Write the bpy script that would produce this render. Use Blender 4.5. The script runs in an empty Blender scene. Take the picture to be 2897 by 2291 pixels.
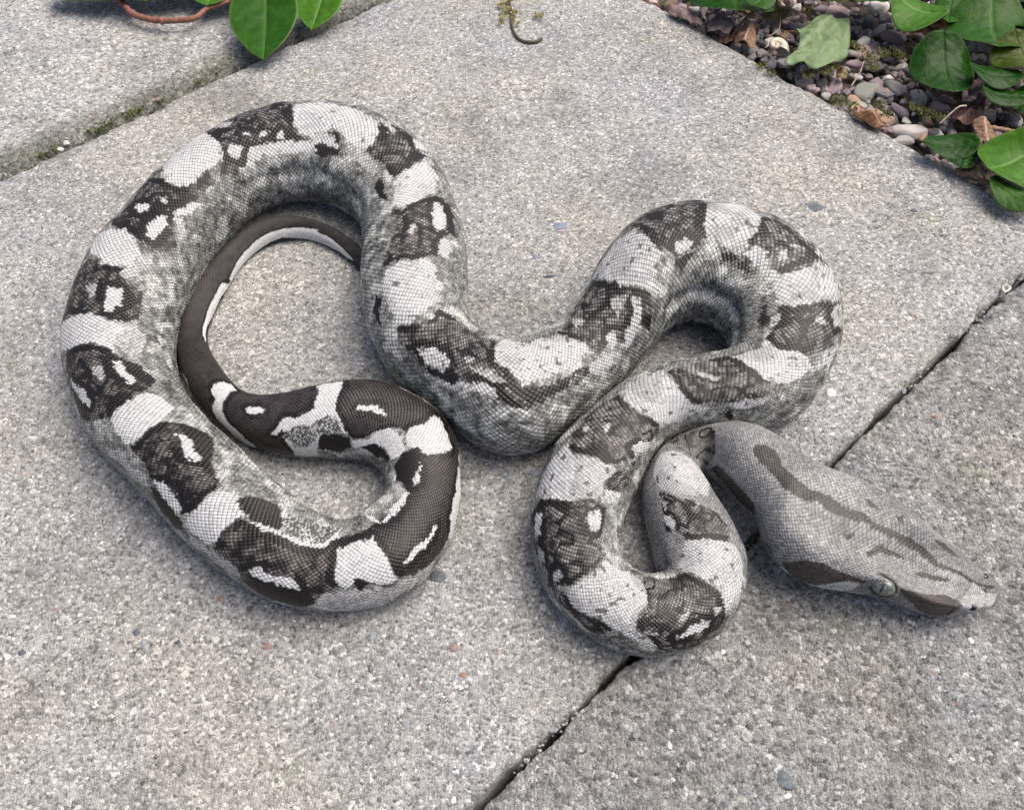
import bpy, bmesh, math, random
import numpy as np
from mathutils import Vector, Matrix, Quaternion
random.seed(7); RNG = np.random.default_rng(7)
scn = bpy.context.scene
# ---------------------------------------------------------------- camera, sky, sun, exposure
cam_d = bpy.data.cameras.new('camera'); cam = bpy.data.objects.new('camera', cam_d); scn.collection.objects.link(cam)
cam.location = (0, 0, 0.30); cam.rotation_euler = (math.radians(34.3), 0, 0)
cam_d.sensor_width = 36; cam_d.lens = 36 * 2379.0 / 2897.0; cam_d.clip_start = 0.02; cam_d.clip_end = 200
scn.camera = cam
SUN_EL, SUN_AZ = math.radians(62), math.radians(66)      # azimuth clockwise from +Y
wd = bpy.data.worlds.new('World'); scn.world = wd; wd.use_nodes = True
wn = wd.node_tree.nodes; wl = wd.node_tree.links
sky = wn.new('ShaderNodeTexSky'); sky.sky_type = 'NISHITA'; sky.sun_disc = False
sky.sun_elevation = SUN_EL; sky.sun_rotation = SUN_AZ; sky.air_density = 0.55; sky.dust_density = 6.0; sky.ozone_density = 1.0
wl.new(sky.outputs[0], wn['Background'].inputs[0]); wn['Background'].inputs[1].default_value = 0.13
sd = bpy.data.lights.new('sun', 'SUN'); sd.energy = 1.5; sd.angle = math.radians(64); sd.color = (1.0, .93, .82)
so = bpy.data.objects.new('sun', sd); scn.collection.objects.link(so)
dirv = Vector((math.sin(SUN_AZ) * math.cos(SUN_EL), math.cos(SUN_AZ) * math.cos(SUN_EL), math.sin(SUN_EL)))
so.rotation_euler = (-dirv).to_track_quat('-Z', 'Y').to_euler(); so.location = dirv * 3
vs = scn.view_settings; vs.view_transform = 'Standard'; vs.look = 'None'; vs.gamma = 1; vs.exposure = 0.74; vs.use_curve_mapping = False

# ---------------------------------------------------------------- camera model shared by the layout helpers
TILT = math.radians(34.3); CAM_H = 0.30; FPX = 2379.0; CX, CY = 1448.5, 1145.5
ST, CT = math.sin(TILT), math.cos(TILT)

def at(x, y, z=0.0):
    """point of the plane at height z that stands where the photograph shows (x, y)"""
    u = (np.asarray(x, float) - CX) / FPX; v = -(np.asarray(y, float) - CY) / FPX
    dx = u; dy = ST + v * CT; dz = -CT + v * ST
    k = (CAM_H - z) / (-dz)
    return np.stack([k * dx, k * dy, np.broadcast_to(z, np.shape(k)) + 0 * k], -1)

def to_px(p):
    dx = p[..., 0]; dy = p[..., 1]; dz = p[..., 2] - CAM_H
    dep = dy * ST - dz * CT
    return CX + FPX * dx / dep, CY - FPX * (dy * CT + dz * ST) / dep

# ---------------------------------------------------------------- snake: pairs of flank points from snout to tail, lift of the belly above the paving (m), depth/width
def HK(a, b, c, d): return (2050 + a / 2.7, 1200 + b / 2.7, 2050 + c / 2.7, 1200 + d / 2.7)
SEC = [
 HK(2112,1262,2104,1300)+(.005,.56), HK(2085,1215,2040,1405)+(.005,.52), HK(1950,1105,1810,1462)+(.005,.48), HK(1800,985,1570,1478)+(.005,.48),
 HK(1650,860,1385,1400)+(.005,.48), HK(1520,735,1200,1330)+(.005,.52), HK(1330,590,980,1280)+(.005,.48), HK(1170,485,760,1262)+(.005,.48),
 HK(1000,405,570,1195)+(.005,.52), HK(870,355,420,1090)+(.006,.54), HK(740,315,300,960)+(.008,.62), HK(630,255,275,850)+(.009,.68),
 HK(505,168,240,705)+(.009,.74),
 (2198,1235,2090,1425,.008,.8),(2152,1212,2040,1382,.008,.84),(2095,1194,2008,1350,.007,.88),(2024,1190,1996,1334,.006,.9),(1950,1207,1984,1334,.006,.9),
 (1876,1256,1986,1345,.005,.9),(1835,1315,1998,1358,.004,.9),(1815,1381,2013,1393,.003,.88),(1820,1444,2043,1433,.002,.86),(1843,1537,2087,1500,.001,.84),
 (1861,1606,2109,1585,0,.82),(1872,1618,2113,1652,0,.8),(1872,1626,2090,1733,0,.8),(1862,1628,2024,1815,0,.8),(1839,1624,1894,1863,0,.8),
 (1806,1618,1765,1852,0,.8),(1768,1588,1657,1800,0,.8),(1752,1545,1572,1715,0,.8),(1755,1500,1520,1622,0,.8),(1769,1460,1506,1530,0,.8),
 (1786,1420,1507,1440,0,.8),(1808,1372,1525,1360,0,.8),(1835,1310,1555,1290,0,.8),(1868,1260,1600,1225,0,.8),(1912,1225,1650,1172,0,.8),
 (1965,1208,1705,1130,0,.8),(2024,1200,1765,1086,0,.8),(2100,1205,1872,1044,0,.8),(2190,1203,1985,1020,0,.8),
 (2265,1172,2050,998,0,.8),(2330,1100,2062,980,0,.78),(2372,1010,2064,965,0,.76),(2388,915,2058,951,0,.75),(2385,835,2048,938,0,.75),
 (2355,757,2034,926,0,.75),(2302,695,2015,917,0,.75),(2226,633,1994,910,0,.75),(2133,591,1974,906,0,.75),(2040,569,1955,907,0,.75),
 (1948,567,1930,916,0,.75),(1862,583,1904,932,0,.75),(1789,615,1880,955,0,.77),(1733,667,1858,985,0,.8),(1678,744,1830,1022,0,.8),
 (1641,819,1800,1052,0,.82),(1596,893,1765,1082,0,.82),(1530,945,1709,1130,0,.82),(1475,967,1643,1196,0,.82),(1448,970,1560,1262,0,.82),
 (1428,968,1487,1283,0,.82),(1410,962,1420,1287,0,.82),(1390,950,1340,1268,0,.82),(1368,932,1262,1205,0,.82),(1348,905,1180,1125,0,.82),
 (1333,870,1100,1060,0,.8),(1322,825,1045,965,0,.8),(1318,770,1026,875,0,.8),(1320,718,1026,800,0,.8),(1313,655,1030,725,0,.78),
 (1298,590,1030,662,0,.77),(1268,515,1018,622,0,.76),(1213,430,990,594,0,.75),(1135,364,956,576,0,.75),(1050,317,918,567,0,.75),
 (965,296,885,564,0,.75),(874,287,852,565,0,.75),(775,296,805,574,0,.75),(680,322,755,590,0,.75),(590,366,706,620,0,.75),
 (500,434,665,662,0,.75),(420,510,628,706,0,.75),(350,588,595,750,0,.75),(275,674,562,800,0,.75),(217,780,532,852,0,.75),
 (188,865,508,902,0,.76),(170,950,496,955,0,.77),(172,1030,496,1008,0,.78),(195,1110,507,1060,0,.78),(218,1172,535,1118,0,.78),
 (250,1235,580,1170,0,.78),(290,1288,635,1222,0,.78),(342,1338,692,1282,0,.78),(402,1396,745,1340,0,.78),(470,1475,798,1388,0,.78),
 (540,1545,848,1424,0,.8),(620,1610,888,1448,0,.8),(700,1668,920,1463,0,.8),(780,1708,945,1470,0,.8),(860,1727,965,1473,0,.8),
 (950,1729,985,1471,0,.8),(1050,1719,1007,1462,0,.8),(1130,1695,1032,1446,0,.8),(1200,1645,1056,1424,0,.8),(1253,1572,1075,1400,0,.8),
 (1290,1490,1087,1378,0,.8),(1308,1400,1090,1355,0,.8),(1311,1320,1085,1334,0,.8),(1302,1255,1074,1316,0,.8),(1262,1188,1056,1304,0,.8),
 (1200,1130,1030,1297,0,.8),(1130,1092,1000,1293,0,.8),(1060,1075,960,1293,0,.8),(980,1075,910,1294,0,.8),(900,1092,860,1293,0,.8),
 (815,1114,812,1292,0,.82),(748,1120,768,1286,0,.82),(700,1110,712,1270,0,.84),(668,1088,655,1238,0,.84),(640,1055,595,1188,0,.84),
 (613,1020,548,1130,0,.85),(591,985,515,1062,0,.86),(581,945,501,990,0,.86),(590,903,502,920,0,.88),(612,860,522,858,0,.88),
 (640,812,553,798,0,.88),(668,765,596,745,0,.88),(705,722,647,688,0,.88),(755,692,705,636,0,.88),(812,674,775,610,0,.88),
 (876,674,868,610,0,.88),(938,702,960,650,0,.88),(990,738,1022,700,0,.88),(1032,780,1064,752,0,.88),(1062,826,1090,806,0,.88),(1082,872,1104,864,0,.88),
]
NSEC = len(SEC)

def smooth_series(a, sig):
    n = int(3 * sig) + 1; k = np.exp(-.5 * (np.arange(-n, n + 1) / sig) ** 2); k /= k.sum()
    p = np.concatenate([np.repeat(a[:1], n, 0), a, np.repeat(a[-1:], n, 0)])
    return np.stack([np.convolve(p[:, i], k, 'valid') for i in range(a.shape[1])], 1)

def spline(S, t):
    n = len(S); t = np.clip(t, 0, n - 1.0001); i = t.astype(int); f = (t - i)[:, None]
    g = lambda k: S[np.clip(i + k, 0, n - 1)]
    a, b, c, d = g(-1), g(0), g(1), g(2)
    return .5 * (2 * b + (c - a) * f + (2 * a - 5 * b + 4 * c - d) * f * f + (3 * b - a - 3 * c + d) * f ** 3)

def snake_axis():
    """dense sampling: t, centre (x,y,z), lateral unit vector (A side), half width a, top height, bottom depth"""
    S = np.array(SEC, float); t = np.linspace(0, NSEC - 1.001, NSEC * 16)
    q = spline(S, t)
    q[40:] = smooth_series(q, 9.0)[40:]
    lift = q[:, 4]; asp = q[:, 5]
    z = lift + .01
    for _ in range(6):
        A = at(q[:, 0], q[:, 1], z); B = at(q[:, 2], q[:, 3], z)
        c = (A + B) / 2; L = np.linalg.norm(A - B, axis=1) / 2
        lat = (A - B); lat[:, 2] = 0; lat /= np.linalg.norm(lat, axis=1)[:, None]
        view = c[:, :2] / (CAM_H - z)[:, None]
        tl = np.abs((view * lat[:, :2]).sum(1))
        a = L / np.sqrt(1 + (asp * tl) ** 2)
        z = lift + asp * a * .92
    lat = smooth_series(lat, 6.0); lat /= np.linalg.norm(lat, axis=1)[:, None]
    ax = dict(t=t, c=c.copy(), lat=lat, a=a.copy(), top=asp * a * 1.04, bot=asp * a * .92)
    # fit the flanks: widen, narrow and shift each section until its outline meets the two flank points
    th = np.radians(np.arange(-180, 180, 6.0)); TT, HH = np.meshgrid(t, th, indexing='ij')
    d = q[:, :2] - q[:, 2:4]; L = np.linalg.norm(d, axis=1); d = d / L[:, None]; mid = (q[:, :2] + q[:, 2:4]) / 2
    for _ in range(5):
        P, _n = snake_surface(ax, TT, HH); X, Y = to_px(P)
        pr = (X - mid[:, :1]) * d[:, :1] + (Y - mid[:, 1:]) * d[:, 1:]; hi, lo = pr.max(1), pr.min(1)
        k = np.clip(L / (hi - lo), .85, 1.15)[:, None]; sh = (-(hi + lo) / 2)[:, None]
        w = np.clip((NSEC - 1 - t) / 6, 0, 1)[:, None] * np.clip(t / .8, 0, 1)[:, None]
        k = smooth_series(1 + (k - 1) * w, 3.0)[:, 0]; sh = smooth_series(sh * w, 3.0)[:, 0]
        ax['a'] *= k; ax['top'] *= k; ax['bot'] *= k
        ppm = FPX / np.linalg.norm(ax['c'] - np.array([0, 0, CAM_H]), axis=1)
        ax['c'][:, :2] += ax['lat'][:, :2] * (sh / ppm / 1.05)[:, None]; ax['c'][:, 2] = lift + ax['bot']
    return ax

def snake_surface(ax, t, th):
    """t, th: same-shaped arrays; th=0 is the top of the back, + towards the A flank. returns point, outward normal"""
    T = ax['t']
    f = lambda v: np.interp(t, T, v)
    c = np.stack([f(ax['c'][:, k]) for k in range(3)], -1)
    la = np.stack([f(ax['lat'][:, k]) for k in range(3)], -1)
    la = la / np.linalg.norm(la, axis=-1, keepdims=True)
    a = f(ax['a']); tp = f(ax['top']); bt = f(ax['bot'])
    s, co = np.sin(th), np.cos(th)
    up = co > 0
    head = np.clip((11.0 - t) / 3.0, 0, 1)
    e = np.where(up, .92 - .27 * head, .72)
    x = a * np.sign(s) * np.abs(s) ** np.where(up, .96 - .16 * head, .80)
    z = np.where(up, tp * np.abs(co) ** e, -bt * np.abs(co) ** e)
    # head relief: brow ridges over the eyes, shallow groove between them, blunt snout, tapering jaw
    if True:
        brow = np.exp(-((t - 5.15) / .95) ** 2) * np.exp(-((np.abs(th + .33) - .72) / .26) ** 2)
        z = z + brow * .0034; x = x + np.sign(th + .33) * brow * .0010
        canth = np.exp(-((t - 2.9) / 1.5) ** 2) * np.exp(-((np.abs(th + .25) - .78) / .26) ** 2)
        z = z + canth * .0014
        lore = np.exp(-((t - 3.2) / 1.3) ** 2) * np.exp(-((np.abs(th) - 1.45) / .25) ** 2)
        x = x - np.sign(s) * lore * .0012
        jowl = np.exp(-((t - 8.6) / 1.5) ** 2) * np.exp(-((np.abs(th) - .85) / .5) ** 2)
        z = z + jowl * .0022
        mouth = np.exp(-((np.abs(th + .05) - 1.86) / .055) ** 2) * np.clip((9.3 - t) / 1.0, 0, 1)
        x = x - np.sign(s) * mouth * .0011
        groove = np.exp(-((t - 5.5) / 3.0) ** 2) * np.exp(-((th + .25) / .26) ** 2)
        z = z - groove * .0015
    p = c + la * x[..., None]; p[..., 2] = c[..., 2] + z
    n = la * (s / np.maximum(a, 1e-4))[..., None]; n[..., 2] += co / np.where(up, tp, bt)
    n /= np.linalg.norm(n, axis=-1, keepdims=True)
    return p, n
# markings of the skin: class, then pairs of (station along the body, degrees from the back line)
MARKS = [
('H',[12.96,0,12.96,7,11.84,0,10.32,5,8.72,10,7.72,7,7.2,10,6.56,5,6.04,5,5.28,5,4.36,7,3.76,5,2.88,10,1.92,7,1.24,18,1.44,5,2.2,2,2.8,5,3.92,0,4.88,0,5.92,0,6.96,2,8.12,0,9.12,0,10.48,-12,11.8,-20,12.96,-18]),
('J',[9.0,-90,8.24,-63,7.56,-55,6.48,-60,5.8,-68,5.88,-75,6.4,-70,6.76,-82,7.32,-95,7.8,-102,8.44,-102]),
('W',[7.6,-102,6.76,-82,6.32,-72,5.96,-75,6.04,-90,6.68,-102,7.28,-102]),
('J',[4.76,-65,3.88,-48,2.92,-28,2.4,-38,2.24,-48,2.28,-85,2.6,-102,3.16,-100,4.12,-80]),
('H',[6.36,-20,5.96,-7,5.48,-7,4.96,-10,5.36,-12,5.92,-15,6.2,-25]),
('H',[4.52,-18,3.92,-10,3.08,-2,3.16,-7,4.12,-20]),
('H',[4.4,20,3.92,35,3.08,28,3.52,22]),
('H',[6.08,20,5.8,22,5.68,12,6.0,18]),
('H',[7.36,25,7.08,25,6.56,20,7.04,18]),
('H',[7.48,-12,7.04,-7,7.16,-15]),
('H',[1.76,-55,1.72,0,1.6,7,1.48,-20]),
('L',[2.2,5,1.56,-5,1.08,0,1.12,-82,1.44,-100,1.92,-82,2.4,-32]),
('H',[13.68,-2,13.24,7,11.84,0,10.64,2,11.04,-18,11.8,-20,13.08,-18]),
('H',[15.04,-65,14.08,-68,12.28,-78,12.0,-90,12.64,-100,14.04,-90,15.52,-92]),
('H',[13.68,2,12.88,12,12.08,5,12.0,-10,12.0,-18,12.72,-18,13.52,-12]),
('M',[18.08,72,16.92,42,16.16,35,15.88,-15,15.56,-53,16.08,-88,18.2,-28,18.32,18]),
('W',[18.76,53,18.52,18,18.52,-18,18.6,-53,19.44,-75,21.0,-30,21.0,-7,20.88,18,20.56,40,19.88,50,19.2,55]),
('M',[20.6,45,20.84,28,21.28,5,21.48,-15,21.76,-32,22.36,-38,22.76,-28,22.68,0,22.6,25,22.12,35,21.44,50]),
('D',[21.08,5,21.2,-5,21.44,-5,21.24,7]),
('W',[20.96,45,21.04,38,21.32,38,21.4,45]),
('W',[21.44,50,21.6,38,21.88,32,22.08,38,21.92,45]),
('D',[21.6,53,21.92,45,22.16,42,22.04,50]),
('M',[27.72,45,26.36,38,25.28,35,25.16,10,25.08,-20,25.24,-35,25.56,-63,25.84,-82,26.4,-85,27.0,-82,27.4,-60,27.84,-40,27.8,-22,27.6,-10,27.76,15]),
('M',[32.84,-55,32.08,22,29.84,18,29.76,-5,29.96,-32,30.0,-42,30.36,-63,30.72,-68,31.6,-80,32.56,-85]),
('M',[30.72,-68,29.92,-58,29.48,-60,28.72,-50,28.36,-55,28.88,-78,29.6,-78,30.2,-78]),
('D',[29.16,-75,28.72,-60,28.8,-72,29.08,-80]),
('W',[22.64,25,22.68,5,22.8,-28,22.96,-40,23.52,-50,24.2,-53,25.04,-63,25.4,-55,25.2,-32,25.0,-15,25.04,5,24.76,30,24.72,40,23.48,38,22.88,32]),
('W',[30.04,-50,29.88,-35,29.8,-22,29.68,-2,29.72,15,29.16,22,28.44,38,27.88,35,27.68,15,27.64,-7,27.84,-22,27.88,-40,27.48,-58,27.56,-65,27.96,-55,28.4,-50,28.92,-48,29.48,-60,29.8,-60]),
('D',[22.48,10,22.52,-5,22.68,-12,22.64,-30,22.8,-30,22.72,0]),
('D',[25.04,32,25.16,7,25.16,-28,25.36,-30,25.48,5,25.44,28]),
('D',[27.76,25,27.44,10,27.48,-7,27.64,-5]),
('D',[27.4,-58,27.0,-82,27.32,-72]),
('D',[26.84,-38,26.2,-35,26.32,-40,26.8,-40]),
('W',[26.96,-50,26.68,-45,26.12,-38,25.92,-45,26.16,-53,26.56,-55,26.84,-55]),
('L',[26.64,-20,26.4,-20,26.52,-30,26.72,-28]),
('L',[25.64,-30,25.44,-40,25.6,-45,25.72,-40]),
('L',[27.72,-42,27.32,-42,27.32,-48,27.64,-48]),
('D',[29.96,-12,29.84,2,29.72,0,29.92,-30,30.08,-28]),
('D',[30.24,-42,29.96,-30,29.96,-42,30.12,-45]),
('D',[30.76,-70,30.52,-63,30.4,-75,30.48,-82]),
('W',[30.64,-53,30.4,-42,30.24,-45,30.4,-58,30.56,-60]),
('W',[31.6,-72,31.28,-60,31.0,-70,31.32,-78]),
('D',[29.28,-35,29.08,-28,29.08,-30,29.2,-35]),
('L',[30.12,25,29.8,30,29.36,25,29.76,18]),
('M',[39.32,-22,40.12,-25,41.04,-25,41.24,5,41.2,28,41.28,38,40.76,42,39.76,50,38.44,45,38.52,25,39.0,-2]),
('M',[37.52,-32,36.96,-7,36.48,15,36.4,35,36.44,50,36.12,63,35.6,58,35.0,38,34.44,42,33.96,25,34.16,2,34.4,-22,34.84,-40,35.6,-40,36.68,-40]),
('M',[32.92,-55,32.68,-32,32.36,-20,32.4,-5,32.32,12,31.92,25,30.56,25,30.08,22,29.96,7,30.12,-12,30.76,-45,31.16,-60,31.92,-72,32.52,-70]),
('M',[33.56,22,34.0,45,34.36,50,33.68,60,32.8,48,32.8,25]),
('W',[37.72,-35,38.52,-35,39.28,-30,39.0,-7,38.68,15,38.36,38,38.92,55,38.6,63,37.96,63,37.4,68,36.88,68,36.52,48,36.48,32,36.6,12,37.04,-10]),
('W',[34.64,-45,34.36,-22,33.96,5,33.92,28,33.68,28,33.2,20,32.76,22,32.32,15,32.48,-5,32.48,-20,32.72,-32,33.12,-65,33.44,-70,34.04,-65,34.52,-53]),
('D',[39.56,-5,39.68,5,40.0,12,39.6,12,39.52,0]),
('D',[40.88,-10,41.2,15,41.24,30,41.0,22,40.76,-2]),
('D',[39.36,-22,38.32,38,38.56,20,38.92,0]),
('L',[39.76,-7,39.96,0,40.2,7,39.92,12,39.68,2]),
('W',[39.68,53,40.12,45,40.92,45,40.68,50,40.12,58,39.76,60]),
('D',[39.32,72,39.56,60,39.6,70,39.44,78]),
('D',[35.96,-15,35.92,-2,35.72,0,35.8,-12]),
('D',[37.24,-20,36.72,0,36.52,2,36.84,-10]),
('D',[36.52,12,36.36,35,36.12,38,36.28,18]),
('D',[35.52,0,35.92,10,35.8,15,35.32,7,35.08,2]),
('L',[35.52,-10,35.76,0,35.36,2,35.16,-2]),
('L',[35.52,-32,35.56,-22,35.28,-22,35.24,-28]),
('W',[34.84,35,35.16,40,35.48,63,35.04,58,34.6,45,34.64,38]),
('D',[34.08,42,34.52,48,34.2,50]),
('D',[32.84,-55,32.52,-25,32.2,-12,32.4,-7,32.12,-15,32.4,-25,32.68,-50]),
('D',[34.24,2,34.08,20,33.92,15,34.16,0]),
('D',[34.84,-40,34.56,-22,34.28,-10,34.4,-25]),
('W',[31.76,10,31.76,20,31.32,22,30.8,20,30.92,12,31.4,7]),
('W',[32.56,-65,32.44,-53,31.8,-55,31.88,-65]),
('D',[31.96,20,31.92,28,30.96,30,31.2,22]),
('L',[32.64,20,32.12,28,32.24,20]),
('D',[33.64,-40,33.6,-32,33.48,-32]),
('D',[37.56,28,37.72,30,37.52,32]),
('D',[36.72,53,36.84,55,36.76,58,36.64,55]),
('M',[49.48,22,49.0,35,47.36,40,46.64,38,46.64,20,46.56,-10,46.92,-15,47.68,-10,48.4,-10,49.24,-15,49.28,2]),
('M',[50.2,-30,48.6,-25,47.8,-32,48.56,-40,49.8,-40]),
('M',[44.84,-18,44.76,12,44.96,22,45.08,50,44.88,42,44.36,48,44.44,68,43.92,48,43.48,35,43.0,25,42.84,10,42.76,-10,42.84,-20,43.64,-18,44.16,-15]),
('M',[45.16,-35,45.24,-28,44.4,-28,44.16,-22,43.56,-28,43.24,-32,44.36,-38]),
('W',[46.44,-18,46.48,-7,46.44,12,46.6,32,46.32,48,45.96,58,45.44,60,45.16,53,45.04,25,44.8,12,44.72,-2,44.96,-18,45.72,-20]),
('W',[41.16,-20,41.68,-22,42.56,-15,42.56,-2,42.8,12,42.92,28,42.8,40,42.4,40,41.88,38,41.44,32,41.28,22,41.2,10,41.12,-2]),
('D',[48.28,5,47.96,12,47.48,15,47.44,7,47.88,7,48.08,0]),
('D',[46.8,-10,46.48,7,46.64,32,46.4,18,46.52,-10]),
('L',[47.88,-2,47.68,7,47.2,2,47.36,-7]),
('L',[47.72,15,47.6,22,47.44,18,47.52,12]),
('W',[44.88,42,45.16,60,44.88,65,44.56,65,44.36,50,44.6,42]),
('D',[44.84,18,45.08,50,44.8,38,44.68,20]),
('D',[44.2,0,44.24,10,44.0,12,43.92,5]),
('D',[44.24,12,44.44,22,44.04,20,43.8,12]),
('D',[42.88,-20,42.92,-5,43.12,30,42.92,28,42.56,-2]),
('D',[45.16,-35,45.24,-28,44.4,-28,43.56,-28,43.56,-32]),
('W',[43.92,-22,44.4,-20,44.44,-12,44.08,-12,43.6,-20]),
('L',[44.36,20,44.52,32,44.16,32,44.2,22]),
('W',[43.4,48,44.12,65,44.04,70,43.12,63,43.08,53]),
('L',[51.88,-65,49.48,-68,49.64,-80,51.64,-80]),
('L',[48.52,-72,47.56,-68,44.96,-65,46.32,-78]),
('D',[50.24,-32,49.6,-30,49.6,-35,50.0,-38]),
('D',[48.88,-30,48.08,-30,47.96,-35,48.32,-38]),
('D',[45.92,-15,45.76,-7,45.6,-10,45.64,-12]),
('D',[42.08,5,42.24,12,42.04,15,42.0,10]),
('M',[54.92,50,54.4,50,53.56,48,52.32,48,51.6,48,51.52,25,51.52,-5,51.28,-15,51.76,-25,52.84,-28,53.64,-15,54.2,2,54.44,22,54.72,40]),
('M',[56.92,50,56.6,10,55.88,-15,55.04,-35,55.16,-50,55.56,-65,56.2,-48,56.76,-48,57.32,-45,58.16,-30,58.72,-28,58.72,-10,58.96,2,59.16,20,58.24,38,57.36,53]),
('W',[54.72,35,54.48,18,54.24,2,53.84,-15,54.12,-20,54.64,-20,54.96,-28,55.32,-28,55.8,-15,56.52,12,56.88,53,56.72,55,56.2,53,55.36,50]),
('W',[51.52,25,50.92,38,50.24,48,49.64,30,49.32,18,49.16,2,49.28,-12,49.52,-20,50.16,-22,50.72,-20,51.28,-15,51.52,-2]),
('W',[53.0,-12,52.48,-12,52.04,-20,52.16,-25,52.8,-25,53.0,-20]),
('W',[49.04,-22,48.76,-12,48.24,-12,48.0,-20,48.0,-28,48.72,-25]),
('D',[53.56,5,52.76,5,52.28,2,52.64,0,53.48,2]),
('D',[51.84,32,51.56,30,51.52,10,51.72,12]),
('D',[54.04,50,53.32,28,53.32,18,53.96,28]),
('D',[54.56,28,54.16,2,53.68,-15,53.84,-15,54.36,2]),
('D',[52.44,-28,51.88,-30,52.16,-38,52.56,-45,53.16,-35,53.04,-30]),
('L',[51.76,-28,51.28,-28,50.52,-28,50.48,-32,51.52,-35]),
('D',[56.76,18,55.8,-15,55.76,-20,56.56,2]),
('D',[58.0,18,57.36,7,56.92,2,57.24,-2,57.76,5,58.6,10,58.2,10]),
('D',[59.12,25,58.84,2,58.96,2,59.2,20]),
('D',[56.0,-42,55.2,-58,55.52,-68,56.12,-50]),
('W',[56.2,-20,55.72,-30,55.92,-42,56.36,-48,57.2,-55,57.52,-45,56.76,-35,56.32,-32]),
('L',[56.96,5,56.36,-12,56.68,-18,57.2,-18,57.16,-5]),
('W',[57.96,-20,57.52,-30,57.72,-40,58.12,-35]),
('W',[59.08,-32,58.12,-42,57.76,-50,58.24,-55,59.0,-50,59.2,-40]),
('L',[53.92,-30,53.36,-28,53.32,-40,54.08,-38]),
('L',[58.44,28,58.16,15,58.44,10,58.64,18]),
('W',[63.28,22,61.84,42,60.24,32,59.28,20,58.92,0,58.72,-10,58.84,-20,59.4,-25,60.32,-20,61.2,-18,61.68,-20,62.12,-10,62.6,2,63.24,5]),
('D',[55.16,30,55.0,22,55.12,22]),
('D',[55.48,30,55.36,25,55.48,22]),
('D',[61.24,20,60.84,18,61.08,15]),
('M',[67.36,-40,66.96,-20,66.6,-10,66.68,15,65.4,28,63.28,38,63.08,5,62.32,-2,62.0,-18,61.64,-22,59.96,-28,60.16,-40,61.56,-45,62.16,-42,63.36,-32,64.52,-28,65.0,-40,65.64,-50,66.12,-50,66.44,-48,67.04,-42]),
('M',[60.0,-30,59.28,-32,58.48,-38,58.28,-45,59.2,-45,60.16,-42]),
('W',[63.2,28,62.28,55,61.28,35,60.36,15,59.24,7,59.84,-20,60.68,-15,61.32,-18,61.8,-20,62.04,-7,62.6,0,63.08,5]),
('W',[66.44,-40,66.28,-30,65.84,-22,65.32,-22,65.24,-28,65.4,-38,66.0,-42]),
('L',[64.88,-7,64.28,2,64.44,-7,64.8,-12]),
('L',[64.52,-12,63.68,-5,63.04,-10,62.52,-15,63.12,-18,64.04,-15]),
('W',[65.6,-53,65.2,-45,64.56,-28,63.68,-20,63.04,-30,63.36,-32,64.04,-32,64.52,-42,64.96,-45,65.4,-55]),
('D',[66.0,0,65.88,2,65.44,-5,64.76,5,63.08,2,63.68,2,64.84,-2,65.6,-7]),
('D',[63.92,20,63.2,22,63.08,2,63.72,7]),
('D',[62.72,-28,62.12,-38,62.04,-42,62.48,-35]),
('D',[61.76,-30,60.88,-28,60.08,-35,60.16,-40,60.96,-38,61.64,-40]),
('W',[63.12,-32,62.76,-40,62.4,-40,62.76,-42,63.12,-38]),
('W',[63.72,-78,63.32,-72,63.08,-78,63.44,-82]),
('L',[62.2,-60,61.16,-70,61.2,-88,61.96,-70]),
('L',[67.48,-53,67.24,-40,66.96,-50,66.64,-60,66.92,-63,67.4,-60]),
('D',[66.76,12,66.56,15,66.44,2,66.56,-10,66.68,-10,66.64,2]),
('W',[66.72,20,66.16,28,66.2,22,66.6,15]),
('D',[68.6,-45,68.24,-42,67.68,-53,67.88,-55,68.28,-55]),
('M',[74.92,22,74.72,35,74.0,45,73.52,30,73.24,42,72.92,20,72.72,-2,72.72,-10,73.32,-12,74.2,-20,74.48,-25,74.36,-12,74.4,2]),
('M',[71.36,-18,71.16,-5,71.36,12,71.6,32,71.56,45,71.0,55,69.92,53,69.84,40,69.56,32,68.84,30,68.92,2,69.2,-20,69.12,-28,69.24,-32,69.84,-22,70.52,-15,71.24,-18]),
('W',[78.08,20,77.36,28,76.32,25,75.44,25,74.92,22,74.44,5,74.32,-5,74.36,-15,74.76,-22,75.2,-22,75.72,-15,76.2,-12,76.64,-18,77.08,-25,77.8,-22,78.04,-12,78.12,5]),
('L',[78.6,-35,77.44,-32,77.08,-45,78.0,-48,78.64,-48]),
('L',[75.16,-25,74.36,-15,74.4,-22,73.6,-18,73.24,-25,73.6,-32,74.44,-35,74.96,-32]),
('W',[69.0,-30,69.08,-18,68.96,-2,68.72,15,68.4,25,67.64,22,67.0,22,67.0,7,67.0,-10,67.0,-22,67.36,-32,67.92,-38,68.28,-35,68.72,-35]),
('W',[72.92,22,73.08,38,72.72,40,72.24,38,71.8,32,71.4,12,71.2,-5,71.48,-18,72.48,-12,72.68,-2,72.76,7]),
('W',[73.12,-12,72.84,-7,72.56,-12,72.76,-20,73.16,-20]),
('W',[73.88,45,73.64,58,73.4,53,73.48,38,73.68,35]),
('W',[76.56,-28,75.88,-22,75.64,-28,76.04,-35,76.48,-32]),
('W',[77.12,-28,76.64,-20,76.52,-22,76.56,-35,77.12,-35]),
('D',[77.12,-38,76.48,-32,75.72,-35,75.36,-32,75.4,-40,76.12,-48,76.84,-45]),
('D',[76.44,-18,76.0,-15,75.56,-22,75.6,-28,76.0,-20,76.44,-20]),
('D',[73.08,-25,72.8,-22,72.24,-22,71.8,-22,72.16,-30,72.84,-35]),
('L',[74.92,30,74.76,38,74.36,32,74.2,22,74.64,25]),
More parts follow.
